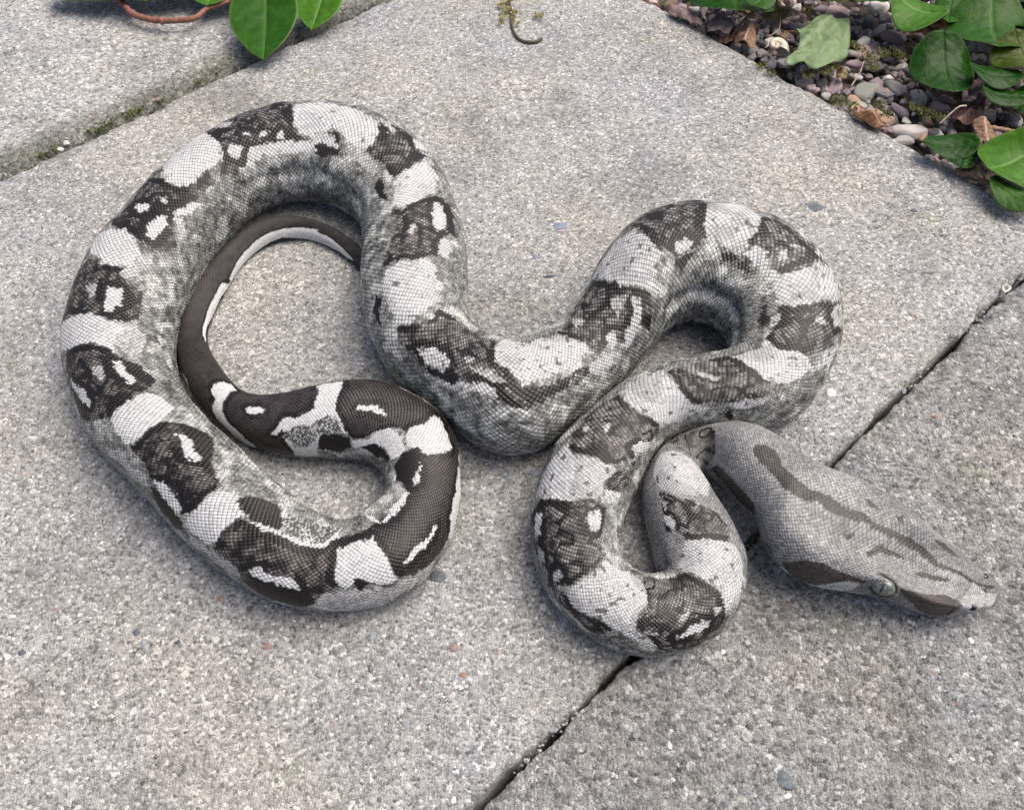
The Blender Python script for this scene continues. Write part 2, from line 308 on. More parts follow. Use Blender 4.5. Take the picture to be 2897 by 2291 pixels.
('D',[74.64,12,74.4,20,74.04,12,74.2,5,74.36,-2]),
('D',[74.08,5,73.72,7,73.52,2,73.76,0]),
('D',[73.48,20,73.28,38,73.0,15,72.76,0,73.08,12]),
('W',[71.24,28,71.28,38,70.72,40,70.16,38,70.0,28,70.48,25,70.92,25]),
('D',[71.48,45,71.2,53,70.4,55,69.96,50,69.84,40,70.56,45,70.96,40]),
('L',[70.48,0,70.48,5,70.0,2,70.16,-2]),
('D',[70.64,7,70.2,12,69.88,10,69.36,15,69.72,5,70.12,7]),
('D',[70.8,-7,70.76,-2,70.28,-2,70.16,-10]),
('W',[69.64,32,69.64,42,69.04,48,68.68,40,68.84,32,69.36,30]),
('D',[77.32,12,77.0,12,77.0,7]),
('D',[76.0,10,75.8,12,75.8,7]),
('D',[72.56,22,72.56,25,72.28,25,72.32,20]),
('D',[71.68,-5,71.64,-2,71.56,-5]),
('D',[71.32,-2,71.44,18,71.32,15,71.12,0]),
('M',[81.2,40,81.0,40,79.4,40,78.24,32,78.08,-20,77.36,-35,79.96,-28,80.4,-48,80.92,-48,81.48,-35,81.04,-25,80.92,-12]),
('M',[83.32,45,83.16,25,83.04,-5,82.6,-20,81.76,-22,81.68,-40,82.88,-35,83.76,-25,84.8,-53,85.44,-30,85.24,-10,85.08,5,85.04,35,84.72,35,84.24,32]),
('M',[86.16,35,86.36,7,86.4,-15,86.88,-20,87.08,-38,88.28,-38,88.64,-25,88.56,-12,88.24,10,88.08,40,88.04,60,87.36,58,86.64,53]),
('W',[81.24,35,80.92,-12,81.04,-25,81.8,-20,82.6,-20,83.0,-2,82.92,15,82.76,35,82.24,42,81.64,42]),
('W',[85.2,28,85.12,5,85.32,-10,85.68,-20,86.12,-18,86.36,-7,86.32,7,86.0,30,85.64,50,85.36,45]),
('L',[85.84,-18,85.44,-32,85.96,-35,86.44,-28,86.76,-20,86.64,-10]),
('W',[80.6,-15,80.2,-25,80.44,-32,80.84,-25,80.8,-18]),
('W',[84.24,-12,83.96,-20,84.24,-28,85.0,-25,84.96,-15,84.64,-10]),
('W',[84.2,20,84.0,7,84.12,2,84.44,7,84.36,18]),
('W',[83.64,0,83.48,-5,83.6,-12,83.76,-5]),
('L',[80.68,40,80.28,22,80.44,10,80.92,32]),
('W',[80.08,-7,79.8,-10,79.84,-15,80.08,-12]),
('W',[79.52,-15,79.16,-15,79.2,-22,79.52,-22]),
('W',[78.76,-20,78.44,-25,78.52,-30,78.8,-28]),
('W',[79.92,-28,78.8,-32,77.36,-32,76.68,-40,77.96,-48,79.2,-45,80.0,-45]),
('W',[83.72,-22,82.92,-35,82.56,-48,83.24,-42,83.72,-30]),
('L',[83.88,-32,83.6,-42,84.04,-50,84.2,-45]),
('D',[78.68,12,78.2,12,78.08,-18,78.48,2]),
('D',[81.04,38,80.36,7,79.4,10,79.44,0,80.12,5,80.76,5]),
('D',[81.2,35,80.8,5,81.0,-2,81.16,12]),
('D',[80.56,-30,80.08,-35,80.36,-48,80.92,-30]),
('D',[84.28,-28,84.28,-35,85.0,-35,85.4,-28,85.0,-25]),
('D',[84.16,2,83.96,-5,84.6,2,84.8,25,84.48,15]),
('D',[83.32,45,83.16,25,83.08,0,83.28,0,83.44,20]),
('D',[81.36,-30,81.16,-35,81.36,-40]),
('D',[85.04,35,85.12,5,85.24,-10,85.24,-5,85.16,10]),
('D',[84.84,20,84.72,10,85.0,-5,85.0,7]),
('L',[80.72,-72,80.44,-80,80.6,-85]),
('L',[79.08,-70,77.72,-75,77.92,-88,78.64,-98,79.0,-82]),
('L',[81.44,-70,80.76,-88,81.12,-102,81.36,-85]),
('M',[86.84,50,87.04,-2,87.16,-12,87.16,-22,87.4,-35,87.68,-40,88.2,-38,88.52,-25,88.56,-12,88.44,-2,88.24,10,88.08,40,88.08,55,87.48,53]),
('M',[89.32,45,89.36,28,89.44,12,89.64,-2,90.0,-7,90.12,-15,90.48,-28,91.16,-35,91.52,-25,91.84,-5,92.2,15,92.56,32,92.0,63,91.24,68,90.48,60,89.72,58]),
('M',[94.0,38,93.88,25,93.64,12,93.32,-5,93.4,-15,93.52,-28,93.84,-38,94.4,-38,95.24,-15,96.2,-2,96.36,12,95.76,48,95.2,45,94.64,40]),
('L',[88.6,-7,88.56,-32,89.0,-45,89.96,-32,90.0,-18,89.56,-10]),
('W',[88.2,60,88.2,35,88.24,12,88.48,-2,88.64,-12,88.72,-20,89.12,-20,89.12,-10,89.56,-7,90.0,-12,89.88,-5,89.56,-2,89.4,10,89.36,28,89.24,48,89.04,63,88.6,60]),
('W',[92.44,25,92.2,15,91.92,-5,91.72,-18,92.0,-28,92.6,-30,93.2,-12,93.4,0,93.56,10,93.84,25,93.96,30,93.76,38,93.0,35,92.68,32]),
('W',[87.2,-2,87.16,-15,87.4,-18,87.96,-15,88.16,-12,88.16,-2,87.64,-2]),
('D',[87.96,-18,87.2,-20,87.2,-25,87.68,-22,88.24,-22,88.52,-25,88.44,-18]),
('D',[87.2,-25,87.4,-35,87.68,-40,87.8,-38,87.4,-28]),
('D',[88.4,-25,88.16,-32,87.92,-40,88.28,-38,88.56,-28]),
('L',[87.04,20,87.08,10,87.48,10,87.6,15,87.28,20]),
('D',[87.64,50,88.04,15,88.24,10,88.08,40]),
('D',[87.04,12,87.04,2,87.56,2,87.44,7]),
('D',[88.68,42,88.72,38,88.88,38,88.76,45]),
('D',[89.36,40,89.44,15,89.6,-2,89.68,0,89.56,18,89.44,45]),
('D',[90.2,-12,90.48,-28,91.12,-35,91.52,-25,91.0,-15,90.36,-12]),
('D',[91.8,20,91.56,-2,91.92,0,92.2,15,92.56,32,92.2,30]),
('D',[90.28,53,90.92,55,91.72,50,92.16,55,91.72,70,90.88,68]),
('W',[90.2,-2,90.24,-10,90.72,-12,91.2,-15,91.36,-7,90.88,-2]),
('W',[90.12,55,90.48,48,90.96,40,91.48,38,91.72,45,91.4,50,90.92,55]),
('L',[90.24,20,90.36,10,90.8,10,91.0,15,90.56,20]),
('D',[93.44,-20,93.52,-30,94.04,-40,94.52,-35,95.28,-15,94.92,-10,94.04,-15]),
('W',[93.88,-7,93.96,-12,94.36,-15,94.96,-10,95.16,-2,94.76,-2,94.16,-5]),
('L',[92.36,53,92.68,40,93.48,45,93.12,50]),
('W',[87.96,-63,87.72,-78,87.6,-92,88.24,-65]),
('W',[88.68,-58,88.64,-75,89.12,-63]),
('W',[86.36,-63,86.12,-70,86.72,-72]),
('L',[95.28,-15,95.52,-15,96.52,-5,96.28,-2]),
('M',[94.0,38,94.24,-5,94.88,-12,95.44,-12,96.28,-2,96.6,28,96.6,40,96.44,53,96.12,42,95.36,38,95.04,42]),
('M',[97.68,38,97.6,18,97.72,5,98.2,5,99.28,0,101.28,-2,102.04,2,102.0,30,102.16,48,101.72,60,101.36,80,100.68,90,99.56,88,98.92,75,98.64,58,97.84,58]),
('L',[93.24,68,93.72,50,94.96,50,95.16,50,94.68,63,93.68,70]),
('L',[96.88,63,97.56,63,97.96,60,98.64,58,98.88,70,98.48,75,97.76,80,97.08,80]),
('D',[95.2,53,95.44,53,96.0,53,96.68,58,96.8,68,96.44,78,95.72,70]),
('W',[96.64,42,96.6,28,96.4,0,96.68,-5,97.08,-2,97.56,2,97.6,18,97.64,35,97.76,45,97.52,60,97.24,60,96.8,58]),
('W',[95.24,45,95.36,38,95.76,38,96.24,42,96.4,48,96.32,53,95.92,53,95.52,50]),
('D',[96.92,-5,97.0,-15,97.4,-28,98.12,-25,98.92,-10,98.96,-2,98.44,0,97.56,2]),
('W',[99.04,50,99.32,42,99.84,45,100.6,42,101.0,55,100.48,55,99.8,55,99.28,55]),
('D',[98.92,72,99.32,60,100.04,58,101.2,60,101.4,75,100.68,90,99.72,92,99.24,80]),
('L',[95.32,-15,95.16,-22,96.56,-7,96.28,-2]),
('T',[101.16,-5,102.08,-15,104.48,-20,105.64,-10,106.76,-7,106.96,-22,108.16,-40,109.24,-18,109.2,2,109.32,50,109.04,80,107.88,68,107.08,70,106.64,90,105.48,88,104.2,60,104.12,42,103.96,10,103.84,0,102.76,-2,102.08,2,102.04,22,102.12,42,101.56,60,100.88,72,101.0,10]),
('G',[98.4,-25,99.52,-30,102.08,-35,101.4,-10,99.64,-5,99.0,-7]),
('W',[98.04,5,98.2,0,98.84,0,99.64,-5,100.68,-7,101.28,-7,101.68,-18,102.16,-38,101.92,-15,101.4,-2,100.44,-2,99.32,0,98.52,5]),
('W',[98.08,-28,98.24,-28,99.12,-7,99.04,-7]),
('W',[103.88,-42,104.32,-32,104.56,-12,105.4,-18,106.12,-18,106.72,-15,106.76,-7,105.88,-7,105.16,-12,104.72,-7,104.32,-20,103.88,-35]),
('L',[107.08,-48,106.96,-30,106.76,-12,106.08,-20,106.28,-30,106.56,-40]),
('W',[106.44,48,106.44,55,105.84,55,105.36,50,104.88,48,104.52,42,104.88,42,105.36,42,105.88,48]),
('W',[102.08,2,102.76,-2,103.84,0,103.96,10,104.08,28,104.12,42,104.16,53,104.16,60,103.72,58,103.08,45,102.84,42,102.44,50,102.16,45,102.08,32,102.08,18]),
('D',[102.72,42,103.08,42,103.16,48,102.92,60,102.72,53]),
('L',[101.36,75,101.64,60,102.16,55,102.8,53,103.44,63,104.92,72,105.88,88,105.48,95,104.32,85,103.28,98,102.0,100,101.28,88]),
('W',[108.8,72,109.0,90,108.28,95,107.36,92,106.76,102,106.56,90,107.08,70,107.88,68]),
('T',[117.08,45,114.84,42,113.24,60,111.44,53,110.8,75,109.76,82,108.88,75,108.16,53,107.48,-7,107.2,-38,108.32,-45,109.2,-28,109.4,-2,110.48,-7,111.12,-15,112.52,-55,113.28,-58,114.12,-35,114.52,-18,115.44,-15,115.84,-20,116.96,-22]),
('G',[115.48,-35,114.88,-25,114.36,-30,113.84,-50,114.96,-53,115.64,-60,116.36,-55,116.68,-45]),
('W',[115.72,35,115.44,42,114.8,38,114.56,10,114.6,0,114.52,-18,114.16,-30,113.48,-55,113.92,-48,114.36,-28,114.88,-25,115.48,-35,116.32,-35,117.0,-42,116.96,-22,115.84,-20,115.52,-12,115.56,0,115.48,15]),
('W',[113.56,-10,113.16,-5,112.44,-5,112.0,-7,111.96,-10,112.4,-12,113.0,-12,113.48,-18]),
('W',[110.88,45,110.56,50,110.04,50,109.44,53,109.12,35,108.96,5,109.36,-2,109.44,-15,110.0,-15,110.48,-7,110.64,2,110.52,18,110.72,30]),
('W',[113.24,-60,112.12,-53,111.56,-32,111.4,-20,110.88,-18,110.48,-20,110.32,-12,110.12,-20,109.44,-18,109.04,-32,108.96,-48,110.12,-50,111.4,-53,112.48,-70,113.0,-75]),
('D',[114.96,-53,114.28,-53,113.36,-58,113.2,-75,114.08,-90,115.16,-82,115.24,-68]),
('D',[112.52,-63,112.0,-53,110.04,-53,109.24,-48,108.84,-58,110.84,-75,112.68,-72]),
('W',[108.6,-5,108.32,0,107.64,0,107.04,-7,107.64,-7,108.12,-2]),
('D',[109.2,-28,109.4,-2,108.96,2,108.52,-2,107.64,-7,107.04,-12,107.2,-38,108.32,-45]),
('W',[117.04,-53,116.8,-58,116.48,-85,115.68,-72,115.08,-55,115.16,-70,115.48,-90,116.6,-100,116.72,-78]),
('W',[120.92,-2,120.4,30,119.92,45,119.48,38,119.92,12,120.2,-15,120.32,-38,120.08,-60,119.36,-72,118.84,-95,119.12,-112,120.04,-92,120.72,-80,120.84,-55,120.68,-25,120.96,-20]),
('W',[118.88,-5,118.2,5,117.8,0,117.96,-7,118.8,-15]),
('W',[117.68,-50,117.2,-28,116.92,-18,116.28,-22,115.36,-12,115.28,-22,115.92,-32,116.92,-32,117.4,-50]),
('G',[116.96,-48,116.24,-32,115.28,-25,115.28,-90,116.44,-90,116.6,-70]),
('W',[116.84,-53,116.48,-75,115.24,-82,115.32,-95,116.6,-100]),
('W',[126.96,65,127.48,118,126.56,98,125.32,102,123.8,78,123.12,68,123.64,58,124.76,70,125.96,65]),
('W',[123.28,-85,122.48,-60,122.2,-95,122.28,-92,122.8,-88]),
('W',[127.44,90,128.16,72,129.28,63,130.12,58,130.92,53,131.6,48,132.44,32,132.36,92,131.52,85,130.8,92,130.16,100,129.08,125,128.0,120,127.4,118]),
('W',[131.0,53,131.8,53,132.88,40,133.6,50,134.24,65,133.88,88,133.16,95,131.96,128,130.88,92]),
]
# ---------------------------------------------------------------- helpers
COL = scn.collection
def tag(o, label=None, cat=None, group=None, kind=None):
    for k, v in (('label', label), ('category', cat), ('group', group), ('kind', kind)):
        if v: o[k] = v
    return o
def link(o, parent=None):
    COL.objects.link(o)
    if parent is not None: o.parent = parent
    return o
def empty(name, loc=(0, 0, 0)):
    o = bpy.data.objects.new(name, None); o.location = loc; o.empty_display_size = .01
    return link(o)
def mesh_np(name, V, F, mat, parent=None, smooth=True, col=None, origin=None):
    """V (n,3); F list of (m,3) or (m,4) index arrays"""
    me = bpy.data.meshes.new(name)
    V = np.asarray(V, np.float32)
    if origin is not None: V = V - np.asarray(origin, np.float32)
    loops = np.concatenate([f.reshape(-1) for f in F]).astype(np.int32)
    sizes = np.concatenate([np.full(len(f), f.shape[1]) for f in F]).astype(np.int32)
    starts = np.concatenate([[0], np.cumsum(sizes)[:-1]]).astype(np.int32)
    me.vertices.add(len(V)); me.vertices.foreach_set('co', V.reshape(-1))
    me.loops.add(len(loops)); me.loops.foreach_set('vertex_index', loops)
    me.polygons.add(len(sizes)); me.polygons.foreach_set('loop_start', starts); me.polygons.foreach_set('loop_total', sizes)
    me.update(calc_edges=True)
    me.polygons.foreach_set('use_smooth', np.full(len(sizes), smooth))
    if col is not None:
        at_ = me.color_attributes.new('col', 'FLOAT_COLOR', 'POINT'); at_.data.foreach_set('color', np.asarray(col, np.float32).reshape(-1))
    me.materials.append(mat); me.validate()
    o = bpy.data.objects.new(name, me)
    if origin is not None: o.location = origin
    return link(o, parent)

def hash3(ix, iy, iz, seed):
    h = (ix.astype(np.int64) * 374761393 + iy.astype(np.int64) * 668265263 + iz.astype(np.int64) * 2147483647 + seed * 1274126177) & 0xffffffff
    h = ((h ^ (h >> 13)) * 1274126177) & 0xffffffff
    return ((h ^ (h >> 16)) & 0xffffff) / float(0xffffff)
def vnoise(P, scale, seed=0):
    """smooth value noise 0..1 of points P (n,3)"""
    q = np.asarray(P) * scale; i = np.floor(q).astype(np.int64); f = q - i; f = f * f * (3 - 2 * f)
    r = 0
    for dx in (0, 1):
        for dy in (0, 1):
            for dz in (0, 1):
                w = (f[..., 0] if dx else 1 - f[..., 0]) * (f[..., 1] if dy else 1 - f[..., 1]) * (f[..., 2] if dz else 1 - f[..., 2])
                r = r + w * hash3(i[..., 0] + dx, i[..., 1] + dy, i[..., 2] + dz, seed)
    return r

class NT:
    def __init__(s, name):
        s.m = bpy.data.materials.new(name); s.m.use_nodes = True; s.n = s.m.node_tree.nodes; s.l = s.m.node_tree.links
        s.b = s.n['Principled BSDF']; s.tc = s.n.new('ShaderNodeTexCoord')
    def node(s, t, **k):
        n = s.n.new(t)
        for a, v in k.items():
            if a == 'ins':
                for i, x in v.items():
                    if hasattr(x, 'is_output'): s.l.new(x, n.inputs[i])
                    else: n.inputs[i].default_value = x
            else: setattr(n, a, v)
        return n
    def noise(s, scale, detail=4, rough=.55, vec=None, dist=0):
        return s.node('ShaderNodeTexNoise', ins={'Vector': vec or s.tc.outputs['Object'], 'Scale': scale, 'Detail': detail, 'Roughness': rough, 'Distortion': dist})
    def vor(s, scale, feature='F1', vec=None, rnd=1.0):
        return s.node('ShaderNodeTexVoronoi', feature=feature, ins={'Vector': vec or s.tc.outputs['Object'], 'Scale': scale, 'Randomness': rnd})
    def ramp(s, fac, stops, interp='LINEAR'):
        r = s.node('ShaderNodeValToRGB', ins={0: fac}); cr = r.color_ramp; cr.interpolation = interp
        while len(cr.elements) < len(stops): cr.elements.new(.5)
        for e, (p, c) in zip(cr.elements, stops):
            e.position = p; e.color = (c, c, c, 1) if isinstance(c, (int, float)) else tuple(c) + (1,)
        return r.outputs[0]
    def mix(s, a, b, fac=.5, mode='MIX'):
        n = s.node('ShaderNodeMix', data_type='RGBA', blend_type=mode); n.clamp_factor = True
        for i, x in ((0, fac), (6, a), (7, b)):
            if hasattr(x, 'is_output'): s.l.new(x, n.inputs[i])
            else: n.inputs[i].default_value = x if isinstance(x, (int, float)) and i == 0 else ((x, x, x, 1) if isinstance(x, (int, float)) else tuple(x) + (1,))
        return n.outputs[2]
    def math(s, op, a, b=0.0, c=0.0):
        n = s.node('ShaderNodeMath', operation=op)
        for i, x in enumerate((a, b, c)):
            if hasattr(x, 'is_output'): s.l.new(x, n.inputs[i])
            else: n.inputs[i].default_value = x
        return n.outputs[0]
    def bump(s, h, dist, strength=1.0, prev=None):
        n = s.node('ShaderNodeBump', ins={'Height': h, 'Distance': dist, 'Strength': strength})
        if prev is not None: s.l.new(prev, n.inputs['Normal'])
        return n.outputs[0]
    def out(s, color=None, normal=None, rough=.8, spec=.3, **k):
        if color is not None:
            if hasattr(color, 'is_output'): s.l.new(color, s.b.inputs['Base Color'])
            else: s.b.inputs['Base Color'].default_value = tuple(color) + (1,)
        if normal is not None: s.l.new(normal, s.b.inputs['Normal'])
        if hasattr(rough, 'is_output'): s.l.new(rough, s.b.inputs['Roughness'])
        else: s.b.inputs['Roughness'].default_value = rough
        s.b.inputs['Specular IOR Level'].default_value = spec
        for a, v in k.items(): s.b.inputs[a].default_value = v
        return s.m

# ---------------------------------------------------------------- materials
def concrete(name, bright, warm, coarse, bumpd):
    t = NT(name); ob = t.tc.outputs['Object']
    wob = t.node('ShaderNodeVectorMath', operation='MULTIPLY_ADD', ins={0: t.noise(1100 / coarse, 3, .7).outputs['Color'], 1: (.0011 * coarse,) * 3, 2: ob}).outputs[0]
    v1 = t.vor(820 / coarse, vec=wob); sep = t.node('ShaderNodeSeparateColor', ins={0: v1.outputs['Color']})
    g = t.ramp(sep.outputs[0], [(0, .17), (.12, .27), (.35, .36), (.60, .42), (.84, .49), (.94, .60), (1, .82)])
    fine = t.noise(2100 / coarse, 3, .7).outputs[0]
    g = t.mix(g, t.ramp(fine, [(.33, .26), (.45, .86), (.56, 1.12), (.70, 1.62)]), 1, 'MULTIPLY')
    mid = t.noise(260, 5, .7).outputs[0]
    g = t.mix(g, t.ramp(mid, [(.30, .66), (.5, 1), (.72, 1.2)]), 1, 'MULTIPLY')
    # larger aggregate showing here and there
    v2 = t.vor(210 / coarse, vec=wob); s2 = t.node('ShaderNodeSeparateColor', ins={0: v2.outputs['Color']})
    inside = t.math('LESS_THAN', v2.outputs['Distance'], t.math('MULTIPLY', s2.outputs[1], .34))
    pick = t.math('MULTIPLY', t.math('GREATER_THAN', s2.outputs[0], .80), inside)
    agg = t.ramp(s2.outputs[2], [(0, (.78, .78, .76)), (.34, (.70, .69, .66)), (.35, (.14, .15, .17)), (.6, (.24, .25, .27)), (.61, (.44, .42, .38)), (.93, (.42, .36, .31)), (.94, (.40, .28, .24))], 'CONSTANT')
    g = t.mix(g, agg, t.math('MULTIPLY', pick, .6))
    # dark pores
    v3 = t.vor(330 / coarse); s3 = t.node('ShaderNodeSeparateColor', ins={0: v3.outputs['Color']})
    pore = t.math('MULTIPLY', t.math('LESS_THAN', v3.outputs['Distance'], .20), t.math('GREATER_THAN', s3.outputs[0], .88))
    g = t.mix(g, (.055, .052, .048), t.math('MULTIPLY', pore, .55))
    # stains: cool, warm and olive clouds
    st = t.noise(9, 4, .6).outputs[0]; st2 = t.noise(22, 4, .6, dist=.6).outputs[0]
    tint = t.ramp(st, [(.30, (.955 * warm, .965, 1.03)), (.5, (1.0, .99, .96)), (.70, (1.05, 1.0, .90))])
    g = t.mix(g, tint, 1, 'MULTIPLY')
    g = t.mix(g, t.ramp(st2, [(.26, .68), (.5, 1.0), (.75, 1.10)]), 1, 'MULTIPLY')
    ol = t.ramp(t.noise(30, 5, .65).outputs[0], [(.60, 0.0), (.75, 1.0)])
    g = t.mix(g, t.mix(g, (.86, .93, .66), 1, 'MULTIPLY'), t.math('MULTIPLY', ol, .6))
    g = t.mix(g, (bright * .995, bright, bright * .995), 1, 'MULTIPLY')
    # grime towards joints comes with the attribute painted on the slab (1 at a dirty arris)
    at_ = t.node('ShaderNodeVertexColor', layer_name='col'); sa = t.node('ShaderNodeSeparateColor', ins={0: at_.outputs[0]})
    g = t.mix(g, t.mix(g, (.46, .47, .41), 1, 'MULTIPLY'), sa.outputs[0])
    h = t.math('ADD', t.math('MULTIPLY', t.math('SUBTRACT', 1.0, v1.outputs['Distance']), t.math('ADD', .5, sep.outputs[1])), t.math('MULTIPLY', fine, .7))
    h = t.math('ADD', h, t.math('MULTIPLY', mid, 2.2)); h = t.math('SUBTRACT', h, t.math('MULTIPLY', pore, 1.2))
    return t.out(g, t.bump(h, bumpd, .9), .88, .25)

M_SLAB = concrete('concrete_smooth', .96, 1.0, .86, .0007)
M_SLAB_L = concrete('concrete_left', .99, .97, 1.1, .0007)
M_SLAB_R = concrete('concrete_rough', .82, .98, 1.22, .0013)

def snake_skin():
    t = NT('snake_skin')
    c = t.node('ShaderNodeVertexColor', layer_name='col')
    n1 = t.noise(2600, 2, .6).outputs[0]
    spk = t.ramp(n1, [(.40, 1.0), (.50, 0.0)])
    n2 = t.noise(1000, 3, .6).outputs[0]
    spk2 = t.ramp(n2, [(.38, 1.0), (.47, 0.0)])
    f = t.math('MULTIPLY', c.outputs['Alpha'], t.math('MAXIMUM', spk, t.math('MULTIPLY', spk2, .8)))
    g = t.mix(c.outputs['Color'], (.035, .031, .028), f)
    g = t.mix(g, t.ramp(t.noise(1400, 2).outputs[0], [(.3, .84), (.7, 1.12)]), 1, 'MULTIPLY')
    return t.out(g, t.bump(n1, .00014, .5), .27, .27)
M_SNAKE = snake_skin()

def simple(name, c, rough=.6, spec=.3, nscale=300, var=.3, bumpd=.0003, c2=None, **k):
    t = NT(name); n = t.noise(nscale, 5, .6).outputs[0]
    a = tuple(x * (1 - var) for x in c); b = tuple(min(1, x * (1 + var)) for x in (c2 or c))
    g = t.ramp(n, [(.3, a), (.7, b)])
    return t.out(g, t.bump(n, bumpd, .8), rough, spec, **k)

def leaf_mat(name, c, vein, edge=None):
    t = NT(name)
    at_ = t.node('ShaderNodeVertexColor', layer_name='col'); sa = t.node('ShaderNodeSeparateColor', ins={0: at_.outputs[0]})
    n = t.noise(160, 4, .6).outputs[0]
    g = t.ramp(n, [(.3, tuple(x * .75 for x in c)), (.5, c), (.72, tuple(x * 1.3 for x in c))])
    sp = t.vor(420); g = t.mix(g, tuple(min(1, x * 2.4 + .03) for x in c), t.math('MULTIPLY', t.math('LESS_THAN', sp.outputs['Distance'], .2), .10))
    bl = t.ramp(t.noise(95, 3, .6).outputs[0], [(.70, 0.0), (.76, 1.0)])
    g = t.mix(g, (.16, .10, .035), t.math('MULTIPLY', bl, .6))
    g = t.mix(g, vein, t.math('MULTIPLY', sa.outputs[0], .8))
    g = t.mix(g, edge or vein, sa.outputs[1])
    h = t.math('SUBTRACT', t.noise(330, 3).outputs[0], t.math('MULTIPLY', sa.outputs[0], .5))
    m = t.out(g, t.bump(h, .0006, .7), .22, .10)
    t.b.inputs['Subsurface Weight'].default_value = 0
    tr = t.n.new('ShaderNodeBsdfTranslucent'); t.l.new(g, tr.inputs[0]); ms = t.n.new('ShaderNodeMixShader'); ms.inputs[0].default_value = .2
    t.l.new(t.b.outputs[0], ms.inputs[1]); t.l.new(tr.outputs[0], ms.inputs[2]); t.l.new(ms.outputs[0], t.n['Material Output'].inputs[0])
    return m

# ---------------------------------------------------------------- paving: three 60 x 40 cm concrete slabs on sand
ANG = math.radians(42.2); E1 = np.array([math.cos(ANG), math.sin(ANG)]); E2 = np.array([-math.sin(ANG), math.cos(ANG)])
def slab_xy(u, v): return E1[0] * u + E2[0] * v, E1[1] * u + E2[1] * v

m_dirt = simple('joint_dirt', (.06, .05, .038), .95, .1, 260, .5, .002, c2=(.10, .09, .06))
def flat(name, z, half, mat, **kw):
    V = [(-half, -half, z), (half, -half, z), (half, half, z), (-half, half, z)]
    return mesh_np(name, V, [np.array([[0, 1, 2, 3]])], mat, **kw)
ground = tag(flat('ground', -.055, 20.0, simple('soil', (.10, .085, .06), .95, .1, 40, .4, .01)), kind='structure', label='bare soil lying under the paving and the planting')

pavement = empty('pavement'); tag(pavement, 'grey concrete garden paving of large slabs with open joints', kind='structure')
su, sv = np.meshgrid(np.linspace(-.20, .414, 60), np.linspace(-.37, .86, 100), indexing='ij')
P = np.stack([*slab_xy(su, sv), np.zeros_like(su)], -1).reshape(-1, 3); P[:, 2] = np.where(sv.reshape(-1) > .25, -.013, -.034) + .006 * vnoise(P, 120, 3)
gi = np.arange(60 * 100).reshape(60, 100)
quads = lambda g: np.stack([g[:-1, :-1], g[1:, :-1], g[1:, 1:], g[:-1, 1:]], -1).reshape(-1, 4)
bed = mesh_np('bedding_sand', P, [quads(gi)], m_dirt, pavement)

o_top = {}
def slab(u0, u1, v0, v1, mat, step, seed, chamfer, label, rough=.0003, z0=0.0, grime=.004):
    """chamfer: dict side -> (width, drop) for 'u0','u1','v0','v1'"""
    def axis(a, b, wa, wb):
        n = int(round((b - a) / step)); mid = np.linspace(a, b, n + 1)[3:-3]
        e = np.array([0, 0, .0006, .0014, .0026, .0042])
        lo = a + e; hi = (b - e)[::-1]
        return np.concatenate([lo, mid[(mid > lo[-1] + .0008) & (mid < hi[0] - .0008)], hi])
    U = axis(u0, u1, 0, 0); W = axis(v0, v1, 0, 0)
    uu, vv = np.meshgrid(U, W, indexing='ij')
    du0, du1, dv0, dv1 = uu - u0, u1 - uu, vv - v0, v1 - vv
    x, y = slab_xy(uu, vv); Q = np.stack([x, y, np.zeros_like(x)], -1)
    z = (vnoise(Q, 90, seed) - .5) * rough * 2.2 + (vnoise(Q, 330, seed + 1) - .5) * rough * 2.0 + (vnoise(Q, 14, seed + 2) - .5) * .0012
    dirt = np.zeros_like(x)
    jit = (vnoise(Q, 260, seed + 5) - .5) * .0016 + (vnoise(Q, 80, seed + 6) - .5) * .0022 + (vnoise(Q, 620, seed + 7) - .5) * .0010
    for d, key, su_, sv_ in ((du0, 'u0', 1, 0), (du1, 'u1', -1, 0), (dv0, 'v0', 0, 1), (dv1, 'v1', 0, -1)):
        w, drop, gr = chamfer.get(key, (.0022, .0012, .5))
        ww = w * (.6 + .8 * vnoise(Q, 45, seed + 8))
        k = np.clip(1 - d / ww, 0, 1)
        z -= drop * k ** 1.6 * (.6 + .8 * vnoise(Q, 110, seed + 9))
        chips = np.clip((vnoise(Q, 150, seed + 11) - .66) * 6, 0, 1) * np.clip(1 - d / .005, 0, 1)
        z -= chips * .0022
        fall = np.clip(1 - d / .006, 0, 1)
        uu = uu + su_ * (jit + .0012) * fall; vv = vv + sv_ * (jit + .0012) * fall
        dirt = np.maximum(dirt, gr * np.clip(1 - d / (ww * 1.4 + grime), 0, 1) ** .8 * (.4 + .9 * vnoise(Q, 100, seed + 12)))
    x, y = slab_xy(uu, vv); z = z + z0
    V = np.stack([x, y, z], -1)
    V[0, :, 2] = V[-1, :, 2] = V[:, 0, 2] = V[:, -1, 2] = -.045
    V[0, :, :2] = V[1, :, :2]; V[-1, :, :2] = V[-2, :, :2]; V[:, 0, :2] = V[:, 1, :2]; V[:, -1, :2] = V[:, -2, :2]
    g = np.arange(V.shape[0] * V.shape[1]).reshape(V.shape[:2])
    col = np.zeros((g.size, 4)); col[:, 0] = np.clip(dirt, 0, 1).reshape(-1); col[:, 3] = 1
    o = mesh_np('paving_slab', V.reshape(-1, 3), [quads(g)], mat, pavement, True, col)
    o['label'] = label; o_top[o.name] = V.reshape(-1, 3)
    return o
slab_mid = slab(-.185, .4149, .0422, .4405, M_SLAB, .0016, 11, {'v1': (.003, .0012, .35), 'v0': (.0025, .0008, .25), 'u1': (.004, .0020, .08)}, 'smooth middle slab that the snake lies on')
